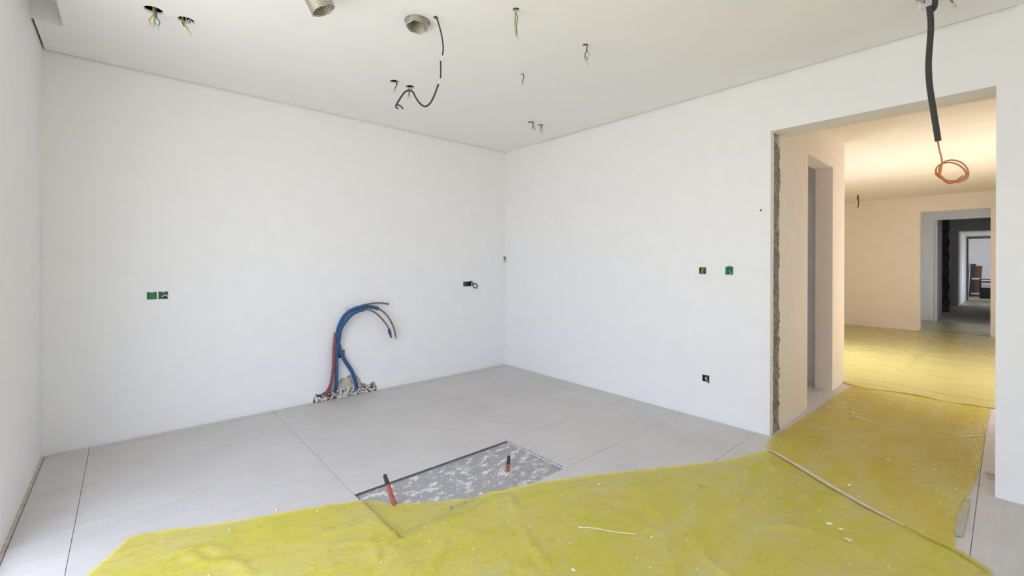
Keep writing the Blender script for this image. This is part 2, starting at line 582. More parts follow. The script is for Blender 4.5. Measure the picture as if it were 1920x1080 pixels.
# rough mortar face left standing in the jamb
rm = MB()
nx, nz = 8, 150
for k in range(nz + 1):
    z = -0.02 + k * 2.355 / nz
    for i in range(nx + 1):
        x = 0.071 + i * 0.138 / nx
        n1 = noise.noise(Vector((x * 22, z * 9, 3.1)))
        n2 = noise.noise(Vector((x * 60, z * 34, 9.7)))
        y = -3.169 + 0.012 * n1 + 0.010 * n2
        if i == 1:
            y += 0.022 * (0.5 + noise.noise(Vector((1.7, z * 6, 0))))
        if k > nz - 4:
            y += 0.03 * (k - nz + 4) / 4
        rm.v.append((x + 0.004 * n2, y, z))
for k in range(nz):
    for i in range(nx):
        a = k * (nx + 1) + i
        rm.f.append((a, a + 1, a + nx + 2, a + nx + 1))
tag(rm.build('rough_masonry', M['mortar'], wall_right, smooth=False), 'bare rough mortar strip in the door jamb')

mapL = lambda u, v, d: (-4.194 - d, u, v)           # wall_left: u = y
wl = panel(mapL, [(0.2, -0.3), (0.2, 2.95), (-6.8, 2.95), (-6.8, -0.3)], [(rect(-4.10, -1.38, 0.04, 2.5), 0.5)], 0.22)
struct(wl.build('wall_left', M['wall']), 'white plastered left wall beside the window opening', 'wall')
struct(panel(lambda u, v, d: (u, -6.56 - d, v), [(-4.45, -0.3), (0.27, -0.3), (0.27, 2.95), (-4.45, 2.95)], [(rect(-3.8, -2.2, 0.7, 2.4), 1)], 0.24).build('wall_front', M['wall']), 'white plastered wall behind the camera', 'wall')  # the opening in this wall is added for fill light
# window frame in the left wall: slim frame with two mullions, glazing open
wf = MB()
for y0, y1, z0, z1 in ((-4.10, -1.38, 0.04, 0.09), (-4.10, -1.38, 2.45, 2.5), (-4.10, -4.05, 0.04, 2.5), (-1.43, -1.38, 0.04, 2.5), (-2.72, -2.67, 0.04, 2.5)):
    wf.box(-4.38, -4.32, y0, y1, z0, z1)
wf2 = MB()  # frame for the added rear opening
for x0, x1, z0, z1 in ((-3.8, -2.2, 0.7, 0.75), (-3.8, -2.2, 2.35, 2.4), (-3.8, -3.75, 0.7, 2.4), (-2.25, -2.2, 0.7, 2.4), (-3.025, -2.975, 0.7, 2.4)):
    wf2.box(x0, x1, -6.72, -6.66, z0, z1)
struct(wf2.build('added_window_2', M['aluminium_frame']), 'slim light frame of an unseen window added behind the camera for fill light', 'window')
struct(wf.build('window_1', M['aluminium_frame']), 'slim light window frame in the left wall', 'window')

# ------------------------------------------------------------------ ceiling with gaps, curtain recess and cut holes
depth_of = lambda x, y: (x - CAM.x) * math.sin(YAW) + (y - CAM.y) * math.cos(YAW)
HOLES = {  # x, y, radius
    'w1': (-3.646, -1.115, 0.045), 'w2': (-3.493, -1.109, 0.042), 'w3': (-2.143, -1.119, 0.0355), 'w4': (-1.998, -1.109, 0.036),
    'w5': (-2.083, -2.519, 0.0205), 'w6': (-1.463, -2.522, 0.021), 'w7': (-1.469, -1.908, 0.016), 'w8': (-0.618, -1.117, 0.034), 'w9': (-0.472, -1.121, 0.033),
    'cable': (-2.385, -2.140, 0.016), 'duct2': (-2.447, -2.030, 0.073), 'w10': (-0.490, -4.085, 0.030), 'w11': (-0.438, -4.190, 0.024)}
d1 = Vector((-3.03, -1.98, 0))
HOLES['duct1'] = (d1.x, d1.y, 0.075)
g = 0.012
outerC = [(-4.182, -g), (-0.012, -g), (0.0, -g), (0.0, -0.577), (-g * 1.25, -0.577), (-g * 1.25, -4.425), (0.0, -4.425), (0.0, -6.56), (-4.057, -6.56), (-4.057, -0.505), (-4.182, -0.505)]
mapC = lambda u, v, d: (u, v, H + d)
ceiling = panel(mapC, outerC, [(circle(x, y, r, 28), 1) for x, y, r in HOLES.values()], 0.0125).build('ceiling', M['ceil'])
struct(ceiling, 'white plasterboard ceiling of the main room with cut lamp holes and edge gaps', 'ceiling')
cs = MB()
cs.box(-4.45, 0.27, -6.8, 0.2, 2.95, 3.15)
cs.build('upper_slab', M['slab'], ceiling)
# end and side boards of the curtain recess
cr = MB()
cr.box(-4.194, -4.057, -0.502, -0.488, H + 0.010, 2.95)
cr.box(-4.0555, -4.043, -6.56, -0.488, H + 0.010, 2.95)
cr.build('recess_board', M['ceil'], ceiling)
MB().box(-4.194, -4.045, -6.56, -0.49, 2.93, 2.95).build('recess_top', M['ceil'], ceiling)

# ------------------------------------------------------------------ corridor, hall and rooms beyond
HC = 2.705
mapCL = lambda u, v, d: (u, -3.172 + d, v)          # corridor left wall: u = x
cl = panel(mapCL, [(0.205, -0.02), (0.965, -0.02), (0.965, 2.362), (1.845, 2.362), (1.845, -0.02), (2.350, -0.02), (2.350, 2.95), (0.205, 2.95)], [], 0.155)
struct(cl.build('wall_corridor_left', M['hallwall']), 'beige-lit plastered wall of the passage with a narrow door opening', 'wall')
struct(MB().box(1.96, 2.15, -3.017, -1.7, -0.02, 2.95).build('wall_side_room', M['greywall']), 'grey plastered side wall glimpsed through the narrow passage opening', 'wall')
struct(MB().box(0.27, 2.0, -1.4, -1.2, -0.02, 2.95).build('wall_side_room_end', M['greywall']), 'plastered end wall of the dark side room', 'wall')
struct(MB().box(0.15, 8.6, -4.65, -4.45, -0.3, 2.95).build('wall_hall_right', M['hallwall']), 'plastered right wall of the passage and hall', 'wall')
mapHL = lambda u, v, d: (u, -1.9 + d, v)
hl = panel(mapHL, [(2.0, -0.3), (8.6, -0.3), (8.6, 2.95), (2.0, 2.95)], [(rect(2.88, 5.02, 0.05, 2.45), 1)], 0.2)
struct(hl.build('wall_hall_left', M['hallwall']), 'plastered left wall of the hall with the terrace door opening', 'wall')
hc = MB()
hc.box(0.27, 1.885, -4.5, -1.2, HC, HC + 0.02)
hc.box(1.890, 8.3, -4.5, -1.8, HC + 0.003, HC + 0.022)
hceil = struct(hc.build('ceiling_hall', M['hallwall']), 'pale ceiling of the passage and hall with one board joint', 'ceiling')
MB().box(0.27, 8.6, -4.7, -1.2, 2.95, 3.15).build('upper_slab', M['slab'], hceil)

mapX = lambda x0: (lambda u, v, d: (x0 + d, u, v))
struct(panel(mapX(8.25), [(-1.8, -0.3), (-3.235, -0.3), (-3.235, 2.395), (-4.197, 2.395), (-4.197, -0.3), (-5.2, -0.3), (-5.2, 2.95), (-1.8, 2.95)], [], 0.2)
       .build('wall_hall_end', M['hallwall']), 'beige end wall of the hall with a doorway to the rooms beyond', 'wall')
struct(panel(mapX(10.5), [(-2.4, -0.3), (-3.28, -0.3), (-3.28, 2.38), (-4.4, 2.38), (-4.4, -0.3), (-5.2, -0.3), (-5.2, 2.95), (-2.4, 2.95)], [], 0.1)
       .build('wall_vestibule_end', M['wall']), 'lavender-lit wall behind the hall doorway with its own opening', 'wall')
tr = MB()
tr.box(10.48, 10.62, -3.283, -3.312, 0, 2.37)
struct(tr.build('trim_2', M['white_trim']), 'thin white door lining on the edge of the second opening', 'trim')
struct(MB().box(10.45, 10.5, -3.262, -3.05, 0.0, 0.008).build('trim_3', M['darkframe']), 'thin dark joint under the lavender wall', 'trim')
mapR = lambda u, v, d: (u, -4.8 - d, v)
struct(panel(mapR, [(8.4, -0.3), (10.6, -0.3), (10.6, 2.95), (8.4, 2.95)], [(rect(9.2, 9.75, 0.3, 2.1), 1)], 0.15)
       .build('wall_vestibule_right', M['wall']), 'window wall on the right of the small vestibule', 'wall')
struct(MB().box(8.4, 10.6, -2.6, -2.4, -0.3, 2.95).build('wall_vestibule_left', M['wall']), 'plain left wall of the small vestibule', 'wall')
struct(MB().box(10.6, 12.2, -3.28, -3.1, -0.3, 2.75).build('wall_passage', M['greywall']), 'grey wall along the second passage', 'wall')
struct(panel(lambda u, v, d: (u, -4.45 - d, v), [(10.5, -0.3), (16.4, -0.3), (16.4, 2.95), (10.5, 2.95)], [(rect(13.6, 14.1, 1.2, 2.0), 1)], 0.2).build('wall_passage_right', M['greywall']), 'right wall of the dark passage', 'wall')  # small opening added here to let light into the passage
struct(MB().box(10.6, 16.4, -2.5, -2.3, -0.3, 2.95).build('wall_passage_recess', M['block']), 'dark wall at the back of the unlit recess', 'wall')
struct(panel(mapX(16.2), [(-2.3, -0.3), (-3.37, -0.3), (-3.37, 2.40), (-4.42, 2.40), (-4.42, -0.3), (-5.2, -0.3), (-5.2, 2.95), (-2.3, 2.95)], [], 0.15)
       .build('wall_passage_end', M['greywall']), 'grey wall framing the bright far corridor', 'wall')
struct(MB().box(16.35, 20.0, -3.388, -3.2, -0.3, 2.6).build('wall_far_corridor', M['wall']), 'cyan-lit white wall of the far corridor', 'wall')
mapR2 = lambda u, v, d: (u, -4.9 - d, v)
struct(panel(mapR2, [(16.2, -0.3), (20.2, -0.3), (20.2, 2.95), (16.2, 2.95)], [(rect(17.6, 18.5, 0.02, 1.6), 1)], 0.15)
       .build('wall_far_corridor_right', M['wall']), 'window wall on the right of the far corridor', 'wall')
struct(panel(mapX(20.0), [(-2.3, -0.3), (-3.44, -0.3), (-3.44, 2.33), (-4.5, 2.33), (-4.5, -0.3), (-5.2, -0.3), (-5.2, 2.95), (-2.3, 2.95)], [], 0.15)
       .build('wall_far_corridor_end', M['wall']), 'pale wall holding the dark door frame at the far end', 'wall')
df = MB()
df.box(19.97, 20.17, -3.44, -3.395, 0, 2.36)
df.box(19.97, 20.17, -4.5, -3.44, 2.30, 2.36)
df.box(19.97, 20.17, -4.54, -4.5, 0, 2.36)
struct(df.build('door_1', M['darkframe']), 'dark grey door frame at the far end of the enfilade', 'door frame')
mapR3 = lambda u, v, d: (u, -5.0 - d, v)
struct(panel(mapR3, [(20.0, -0.3), (24.4, -0.3), (24.4, 2.95), (20.0, 2.95)], [(rect(21.1, 22.9, 0.8, 2.2), 1)], 0.15)
       .build('wall_far_room_right', M['wall']), 'right wall of the farthest room with a window opening added for light', 'wall')
struct(MB().box(24.2, 24.4, -5.2, -2.3, -0.3, 2.95).build('wall_far_room', M['wall']), 'pale back wall of the farthest room', 'wall')
struct(MB().box(20.0, 24.4, -2.5, -2.3, -0.3, 2.95).build('wall_far_room_left', M['wall']), 'left wall of the farthest room', 'wall')
struct(MB().box(8.45, 24.4, -5.2, -2.3, -0.30, 0.0).build('floor_far', M['farfloor']), 'dull screed floor of the rooms beyond the hall', 'floor')
fc = MB()
fc.box(8.4, 16.3, -5.2, -2.3, 2.75, 2.80)
fc.box(16.3, 20.1, -5.2, -3.2, 2.39, 2.44)
fc.box(20.1, 24.4, -5.2, -2.3, 2.62, 2.67)
fc.box(8.4, 24.4, -5.2, -2.3, 2.95, 3.1)
struct(fc.build('ceiling_far', M['wall']), 'ceilings of the rooms beyond the hall', 'ceiling')

# bare block pillar in the dark passage
pil = thing('block_pillar', 'dark bare cement block pillar standing beyond the second doorway', 'pillar', (13.4, -2.93, 0))
MB().box(0.02, 0.5, -0.40, 0.3, 0, 2.75).build('mortar_core', M['block'], pil)
bmesh_block = MB().bevel_slab(-0.21, 0.21, -0.11, 0.11, 0, 0.19, 0.012).mesh('block', M['block'])
for k in range(13):
    for c in range(2):
        b = link('block', bmesh_block, pil)
        b.location = (0.20 + random.uniform(-.012, .006), -0.305 + 0.225 * c + (0.0 if k % 2 else 0.02) + random.uniform(-.006, .006), 0.005 + k * 0.207)

# things left in the farthest room
bd = thing('leaning_boards', 'brown wooden boards leaning against the wall of the farthest room', 'boards', (22.6, -3.45, 0))
for k, (y, w, h, t, mt) in enumerate(((0.06, 0.20, 1.36, 0.05, 'charcoal'), (-0.06, 0.36, 0.68, 0.06, 'wood'), (-0.05, 0.34, 1.28, 0.07, 'wood'))):
    o = MB().bevel_slab(-t / 2, t / 2, -w / 2, w / 2, 0, h, 0.006).build('board', M[mt], bd)
    o.location = (0.10 * k - 0.12, y, 0.01)
    o.rotation_euler = (0.05, 0.12, 0)
MB().tube([(-0.28, 0.10, 0.02), (-0.10, 0.06, 1.35)], 0.014, 6).build('lath', M['white_w'], bd)
MB().bevel_slab(-0.02, 0.02, -0.12, 0.12, 0, 0.06, 0.004).build('packing_paper', M['white_w'], bd).location = (-0.26, -0.12, 0.72)
MB().bevel_slab(-0.02, 0.02, -0.14, 0.14, 0, 0.05, 0.004).build('packing_strip', M['white_w'], bd).location = (-0.30, -0.12, 0.12)
cs = thing('tool_trolley', 'black tool trolley standing beside the leaning boards in the farthest room', 'trolley', (21.6, -3.95, 0))
MB().bevel_slab(-0.2, 0.2, -0.26, 0.26, 0.0, 0.42, 0.03).build('case', M['black'], cs)
MB().bevel_slab(-0.2, 0.2, -0.26, 0.20, 0.47, 0.53, 0.01).build('tray', M['white_w'], cs)
MB().bevel_slab(-0.2, 0.2, -0.26, 0.20, 0.62, 0.68, 0.01).build('upper_tray', M['red_foam'], cs)
for y in (-0.25, 0.245):
    MB().tube([(-0.2, y, 0.4), (-0.2, y, 0.76), (0.2, y, 0.76), (0.2, y, 0.4)], 0.018, 6).build('frame_hoop', M['black'], cs)
MB().tube([(-0.2, -0.26, 0.76), (-0.2, 0.26, 0.76)], 0.018, 6).build('handle', M['black'], cs)

# ------------------------------------------------------------------ protective film
def point_in(poly, x, y):
    c = False
    n = len(poly)
    for i in range(n):
        x1, y1 = poly[i]
        x2, y2 = poly[(i + 1) % n]
        if (y1 > y) != (y2 > y) and x < (x2 - x1) * (y - y1) / (y2 - y1) + x1:
            c = not c
    return c


def seg_dist(px, py, a, b):
    ax, ay = a
    bx, by = b
    dx, dy = bx - ax, by - ay
    t = max(0, min(1, ((px - ax) * dx + (py - ay) * dy) / (dx * dx + dy * dy)))
    return math.hypot(px - ax - t * dx, py - ay - t * dy)


def sheet(poly, step, zf, mat, name, wav=0.006, extra=()):
    """thin film cut to an outline, with boundary wobble, meshed by constrained Delaunay"""
    B = []
    n = len(poly)
    for i in range(n):
        a, b = Vector(poly[i]), Vector(poly[(i + 1) % n])
        k = max(1, int((b - a).length / step))
        nn = Vector((-(b - a).y, (b - a).x)).normalized()
        for j in range(k):
            p = a.lerp(b, j / k)
            w = wav * noise.noise(Vector((p.x * 6, p.y * 6, 2.2))) + wav * .5 * noise.noise(Vector((p.x * 23, p.y * 23, 4.2)))
            B.append(p + nn * (w if j else 0))
    bp = [(p.x, p.y) for p in B]
    pts = [Vector(p) for p in B]
    xs, ys = [p.x for p in B], [p.y for p in B]
    y = min(ys)
    r = 0
    while y < max(ys):
        x = min(xs) + (step / 2 if r % 2 else 0)
        while x < max(xs):
            qx, qy = x + random.uniform(-.2, .2) * step, y + random.uniform(-.2, .2) * step
            if point_in(bp, qx, qy):
                pts.append(Vector((qx, qy)))
            x += step
        y += step * 0.87
        r += 1
    nb = len(B)
    pts += [Vector(p) for p in extra if point_in(bp, *p)]
    v, e, f, *_ = delaunay_2d_cdt(pts, [], [list(range(nb))], 1, 1e-6)
    mb = MB()
    mb.v = [(p.x, p.y, zf(p.x, p.y)) for p in v]
    mb.f = [tuple(t) for t in f]
    me = mb.mesh(name, M[mat], smooth=True, fix=False)
    return link(name, me)


FOLDS = [  # polyline of a crease, height, half width
    ([(-2.10, -2.50), (-2.259, -2.737), (-2.30, -2.86), (-2.39, -3.10), (-2.5, -3.4)], 0.010, 0.010),
    ([(-2.923, -2.502), (-2.86, -2.43), (-2.80, -2.39), (-2.70, -2.40), (-2.45, -2.50)], 0.013, 0.014),
    ([(-2.770, -2.468), (-2.60, -2.483), (-2.35, -2.488), (-2.13, -2.478)], 0.010, 0.011),
    ([(-2.95, -2.62), (-2.85, -2.55), (-2.74, -2.55)], 0.010, 0.012),
    ([(-2.62, -2.62), (-2.78, -2.74), (-2.9, -2.95)], 0.009, 0.012),
    ([(-1.373, -2.89), (-1.52, -2.99), (-1.564, -3.045), (-1.649, -3.176)], 0.012, 0.016),
    ([(-1.311, -3.407), (-1.10, -3.36), (-0.943, -3.352), (-0.80, -3.29), (-0.589, -3.288)], 0.012, 0.018),
    ([(-1.622, -3.323), (-1.70, -3.40), (-1.798, -3.487), (-1.83, -3.60)], 0.012, 0.014),
    ([(-1.35, -3.55), (-1.20, -3.70), (-1.18, -3.95)], 0.008, 0.018),
    ([(-3.541, -1.913), (-3.505, -2.038), (-3.40, -2.10), (-3.36, -2.25)], 0.012, 0.014),
    ([(-3.60, -1.85), (-3.48, -1.90), (-3.42, -2.02)], 0.010, 0.012),
    ([(-0.457, -3.645), (-0.36, -3.66), (-0.268, -3.717)], 0.008, 0.010),
    ([(-2.05, -2.62), (-1.75, -2.72), (-1.5, -2.95)], 0.006, 0.02),
    ([(-1.95, -2.80), (-1.80, -3.0), (-1.78, -3.25)], 0.006, 0.016),
    ([(-0.50, -3.30), (-0.62, -3.45), (-0.80, -3.50)], 0.008, 0.014),
]


_rf = random.Random(21)
for _k in range(26):
    _x, _y, _a = _rf.uniform(-3.5, -0.6), _rf.uniform(-4.1, -2.1), _rf.uniform(0, 6.28)
    if _y > -1.1 - 0.48 * (_x + 4.6):
        continue
    _pl = [(_x, _y)]
    for _j in range(4):
        _a += _rf.uniform(-.5, .5)
        _x, _y = _x + .09 * math.cos(_a), _y + .09 * math.sin(_a)
        _pl.append((_x, _y))
    FOLDS.append((_pl, _rf.uniform(.004, .009), _rf.uniform(.009, .016)))


def fold_h(x, y):
    h = 0.0
    for pl, a, w in FOLDS:
        for i in range(len(pl) - 1):
            if abs(x - pl[i][0]) < .6 and abs(y - pl[i][1]) < .6:
                d = seg_dist(x, y, pl[i], pl[i + 1])
                if d < 4 * w:
                    h = max(h, a * math.exp(-(d / w) ** 2))
    return h


def wrinkle(x, y, s=1.0):
    n1 = 1 - abs(noise.noise(Vector((x * 2.3, y * 3.1, 0.3)))) * 2
    n2 = 1 - abs(noise.noise(Vector((x * 6.1 + 3, y * 4.3, 5.3)))) * 2
    n3 = noise.noise(Vector((x * 14, y * 14, 8.8)))
    return s * (0.0035 * max(0, n1) ** 4 + 0.003 * max(0, n2) ** 5 + 0.0008 * (n3 + 1))


def z_main(x, y):
    z = 0.0045 + wrinkle(x, y) + fold_h(x, y)
    px0, px1, py0, py1 = PIT
    if px0 < x < px1 and py0 - 0.03 < y < py1:
        # film dips into the missing tile: sharp at the left edge, tented towards the near edge
        a = max(0, min(1, (x - px0 - 0.004) / 0.006))
        # tent line runs from the near-left corner to the far-right of the film edge
        tl = py0 + 0.02 + 0.06 * max(0, min(1, (x - px0) / 0.7))
        b = max(0, min(1, (y - tl) / 0.05))
        z = z * (1 - a * b) + a * b * (PZ + 0.003 + 0.3 * wrinkle(x, y))
    # front sheet lies over the passage sheet along the seam
    return z


FRONT = [(-3.752, -1.574), (-3.70, -1.578), (-3.425, -1.717), (-3.05, -1.868), (-2.80, -1.972), (-2.706, -2.008), (-2.640, -2.115), (-2.45, -2.255), (-2.25, -2.372), (-2.109, -2.432),
         (-1.908, -2.496), (-1.585, -2.646), (-1.25, -2.83), (-0.928, -3.013), (-0.70, -3.12), (-0.514, -3.193), (-0.40, -3.222), (-0.318, -3.252), (-0.345, -3.33), (-0.461, -3.501), (-0.58, -3.672), (-0.677, -3.82),
         (-0.75, -3.95), (-0.79, -4.04), (-0.87, -4.251), (-0.963, -4.352), (-1.06, -4.52), (-1.2, -4.9), (-1.3, -5.4), (-4.12, -5.4), (-4.14, -2.25), (-3.945, -1.90)]
ff = sheet(FRONT, 0.026, z_main, 'film', 'floor_film', 0.007,
           [(PIT[0] + dx, PIT[2] + .006 + .008 * k) for dx in (-.001, .0042, .0105) for k in range(73)])
tag(ff, 'yellow translucent protective film spread over the main room floor', 'film')

z_cor = lambda x, y: 0.0022 + 0.45 * wrinkle(x + 5, y) + 0.5 * fold_h(x, y)
PASS = [(-0.318, -3.262), (-0.241, -3.222), (-0.101, -3.202), (0.107, -3.206), (0.39, -3.216), (0.722, -3.226), (1.02, -3.232), (1.562, -3.236), (2.082, -3.262), (2.42, -3.262),
        (2.42, -4.30), (2.341, -4.296), (1.5, -4.285), (0.633, -4.28), (0.343, -4.269), (-0.005, -4.253), (-0.145, -4.233), (-0.377, -4.223), (-0.70, -4.224), (-0.845, -4.232),
        (-0.835, -4.10), (-0.73, -3.83), (-0.52, -3.505), (-0.38, -3.31)]
pf = sheet(PASS, 0.035, z_cor, 'film2', 'floor_film', 0.006)
tag(pf, 'ochre-yellow protective film running through the doorway and passage', 'film')


def z_hall(x, y):
    z = 0.005 + 1.1 * wrinkle(x * .7, y * .9)
    e = x - 2.34 + 0.05 * noise.noise(Vector((y * 3, 0, 0)))
    z += 0.016 * math.exp(-(e / 0.05) ** 2) * (0.6 + 0.6 * noise.noise(Vector((y * 7, 2, 0)))) + 0.014 * math.exp(-((e - 0.17 - 0.05 * math.sin(y * 5)) / 0.04) ** 2)
    for a, b in (((6.695, -3.491), (2.631, -3.516)), ((7.345, -3.47), (5.0, -4.44)), ((7.9, -2.5), (6.7, -3.49))):
        d = seg_dist(x, y, a, b)
        z += 0.012 * math.exp(-(d / 0.02) ** 2)
    return z


hf = sheet([(2.26, -3.20), (2.40, -3.12), (2.40, -2.0), (8.20, -2.0), (8.20, -4.42), (2.30, -4.42), (2.22, -4.0), (2.28, -3.7), (2.20, -3.4)], 0.06, z_hall, 'film3', 'floor_film', 0.02)
tag(hf, 'yellow protective film covering the hall floor, sunlit glare put into its paler colour', 'film')
vf = sheet([(8.22, -3.26), (10.4, -2.7), (10.45, -4.45), (8.22, -4.18)], 0.08, lambda x, y: 0.004 + 0.03 * abs(noise.noise(Vector((x * 2.2, y * 1.5, 1)))) ** 2 + wrinkle(x, y, 2), 'film_dusty', 'floor_film', 0.03)
tag(vf, 'dusty pale film on the floor behind the hall end doorway', 'film')
xf = sheet([(16.5, -3.42), (19.9, -3.42), (19.9, -4.8), (16.5, -4.8)], 0.15, lambda x, y: 0.004 + wrinkle(x, y, 3), 'film_dusty', 'floor_film', 0.03)
tag(xf, 'pale green-lit film on the floor of the far corridor', 'film')


def ribbon(pts, w, z, name, mat, parent=None, thick=0.0012):
    pts = [Vector(p) for p in pts]
    mb = MB()
    n = len(pts)
    for i, p in enumerate(pts):
        t = (pts[min(i + 1, n - 1)] - pts[max(i - 1, 0)]).normalized()
        nn = Vector((-t.y, t.x))
        ww = (w[i] if isinstance(w, list) else w) / 2
        zz = z(p.x, p.y) if callable(z) else z
        for s in (-1, 1):
            q = p + nn * ww * s
            mb.v.append((q.x, q.y, zz))
        for s in (-1, 1):
            q = p + nn * ww * s
            mb.v.append((q.x, q.y, zz + thick))
    for i in range(n - 1):
        a, b = 4 * i, 4 * i + 4
        mb.f += [(a, a + 1, b + 1, b), (a + 2, b + 2, b + 3, a + 3), (a, b, b + 2, a + 2), (a + 1, a + 3, b + 3, b + 1)]
    mb.f += [(0, 2, 3, 1), (4 * n - 4, 4 * n - 3, 4 * n - 1, 4 * n - 2)]
    return mb.build(name, M[mat], parent)


seam = [Vector(p) for p in spline([(-0.318, -3.262, 0), (-0.345, -3.33, 0), (-0.455, -3.50, 0), (-0.578, -3.675, 0), (-0.672, -3.82, 0), (-0.745, -3.95, 0), (-0.790, -4.05, 0)], 5)]
tp = ribbon([(p.x, p.y) for p in seam], [0.006 + 0.030 * math.sin(math.pi * min(1, (i + 1) / len(seam) * 1.02)) ** 0.7 for i in range(len(seam))],
            lambda x, y: 0.013, 'tape_strip', 'tape_pale')
tag(tp, 'pale strip lying along the seam between the two yellow films', 'tape')
lp = ribbon([(-0.790, -4.05), (-0.83, -4.15), (-0.87, -4.25), (-0.915, -4.30), (-0.963, -4.352)], [0.01, 0.022, 0.026, 0.022, 0.02], lambda x, y: 0.014, 'film_lip', 'film', ff)
tf = ribbon([(-0.155, -4.245), (-0.30, -4.242), (-0.45, -4.238), (-0.60, -4.236), (-0.695, -4.236)], [0.020, 0.030, 0.034, 0.032, 0.022], 0.006, 'film_scrap', 'film_clear')
tag(tf, 'torn whitish film scrap along the right edge of the passage film', 'scrap')
sc = MB()
sc.chunk((0.342, -4.335, 0.012), (0.03, 0.012, 0.012))
sc.chunk((0.30, -4.328, 0.008), (0.02, 0.01, 0.008))
sc.chunk((0.37, -4.315, 0.008), (0.02, 0.008, 0.008))
tag(sc.build('plaster_scrap', M['strip']), 'crumbled beige plaster scrap at the foot of the right door jamb', 'debris')

# plaster chips lying on film and floor
CH = [(-2.301, -3.146, .016), (-1.053, -3.791, .026), (-1.063, -3.842, .020), (-1.141, -3.886, .026), (-0.489, -3.765, .022), (-0.052, -4.196, .026), (0.29, -3.706, .020),
      (1.205, -3.31, .03), (1.139, -3.483, .03), (0.821, -3.469, .022), (-1.001, -3.446, .014), (-1.184, -3.399, .012), (-1.618, -2.763, .010), (0.148, -3.857, .018), (0.087, -3.998, .016), (0.19, -4.088, .016),
      (-1.838, -3.248, .010), (-1.413, -3.249, .012)]
CHL = {0: 'round white plaster blob nearest the camera below the thin strand', 1: 'pale plaster smear, upper one of three right of centre on the front film',
       2: 'pale plaster smear, middle one of three right of centre on the front film', 3: 'pale plaster smear, lowest of three right of centre on the front film',
       4: 'white plaster clot just beyond the pale seam strip on the passage film', 5: 'slanted white chip near the torn film scrap at the passage edge',
       6: 'white chip in the middle of the passage film under the doorway', 7: 'pale plaster streak beside the narrow passage opening', 8: 'pale plaster streak crossing the long smear in the passage',
       9: 'white chip on the passage film beside the rough door jamb', 12: 'white speck on the film just right of the floor pit'}
for i, (x, y, r) in enumerate(CH):
    c = MB().chunk((0, 0, 0), (r * .65, r * .32, 0.003)).build('plaster_chip', M['crumb'])
    zz = max(z_main(x, y) if x < -0.4 else 0, z_cor(x, y) if x > -0.9 else 0)
    c.location = (x, y, zz + 0.0015)
    tag(c, CHL.get(i, 'small white plaster fleck lying loose on the yellow film'), 'plaster chip', 'plaster chips on the yellow film')
for i, (x, y, r) in enumerate(((-3.15, -1.779, .009), (-3.373, -1.83, .006))):
    c = MB().chunk((0, 0, 0), (r, r * .7, 0.004)).build('plaster_chip', M['crumb'])
    c.location = (x, y, 0.003 if i == 0 else z_main(x, y) + .002)
    tag(c, ['white plaster crumb on the bare tile left of the pit', 'white plaster crumb on the far edge of the left film corner'][i], 'plaster chip', 'plaster chips on the yellow film')
st = MB().tube(spline([(-2.05, -2.96, z_main(-2.05, -2.96) + .003), (-2.0, -3.02, z_main(-2.0, -3.02) + .004), (-1.94, -3.11, z_main(-1.94, -3.11) + .004), (-1.873, -3.19, z_main(-1.873, -3.19) + .003)], 6), 0.0022, 6)
tag(st.build('plastic_strand', M['crumb'], smooth=True), 'thin white strand lying across the front yellow film', 'strand')
sk = [([(1.148, -3.26), (1.14, -3.30), (1.133, -3.346)], 'short pale smear of plaster near the narrow passage opening'),
      ([(1.051, -3.461), (1.02, -3.55), (0.973, -3.651)], 'long pale smear of plaster across the passage film'),
      ([(1.089, -4.155), (1.17, -4.21), (1.255, -4.272)], 'thin pale plaster line at the right edge of the passage film')]
for pts, lb in sk:
    tag(ribbon(pts, [0.004, 0.018, 0.006], lambda x, y: z_cor(x, y) + 0.002, 'plaster_smear', 'crumb', thick=0.0015), lb, 'plaster smear')
fl = MB()
for k in range(190):
    x, y = random.uniform(-3.5, 2.0), random.uniform(-4.2, -1.75)
    if point_in(FRONT, x, y):
        fl.chunk((x, y, z_main(x, y) + .001), (random.uniform(.002, .006), random.uniform(.002, .004), .0015))
    elif point_in(PASS, x, y):
        fl.chunk((x, y, z_cor(x, y) + .001), (random.uniform(.002, .008), random.uniform(.002, .005), .0015))
for k in range(60):
    x, y = random.uniform(-3.9, -0.1), random.uniform(-2.4, -0.1)
    if PIT[0] < x < PIT[1] and PIT[2] < y < PIT[3]:
        continue
    fl.chunk((x, y, .001), (random.uniform(.0015, .005), random.uniform(.0015, .004), .0015))
tag(fl.build('plaster_flecks', M['crumb'], fix=False), 'tiny white plaster flecks scattered over films and tiles', 'debris', kind='stuff')
gr = MB()
for k in range(26):
    x, y = random.uniform(-4.0, -0.2), random.uniform(-2.6, -0.1)
    if PIT[0] < x < PIT[1] and PIT[2] < y < PIT[3]:
        continue
    gr.chunk((x, y, .001), (.004, .003, .002))
for x, y in ((-2.30, -2.44), (-2.25, -2.43), (-2.34, -2.38), (-2.42, -2.36)):
    gr.chunk((x, y, PZ + .008), (.013, .007, .006))
tag(gr.build('dark_grit', M['crumb_grey'], fix=False), 'dark specks of grit on the grey tiles and in the pit', 'debris', kind='stuff')

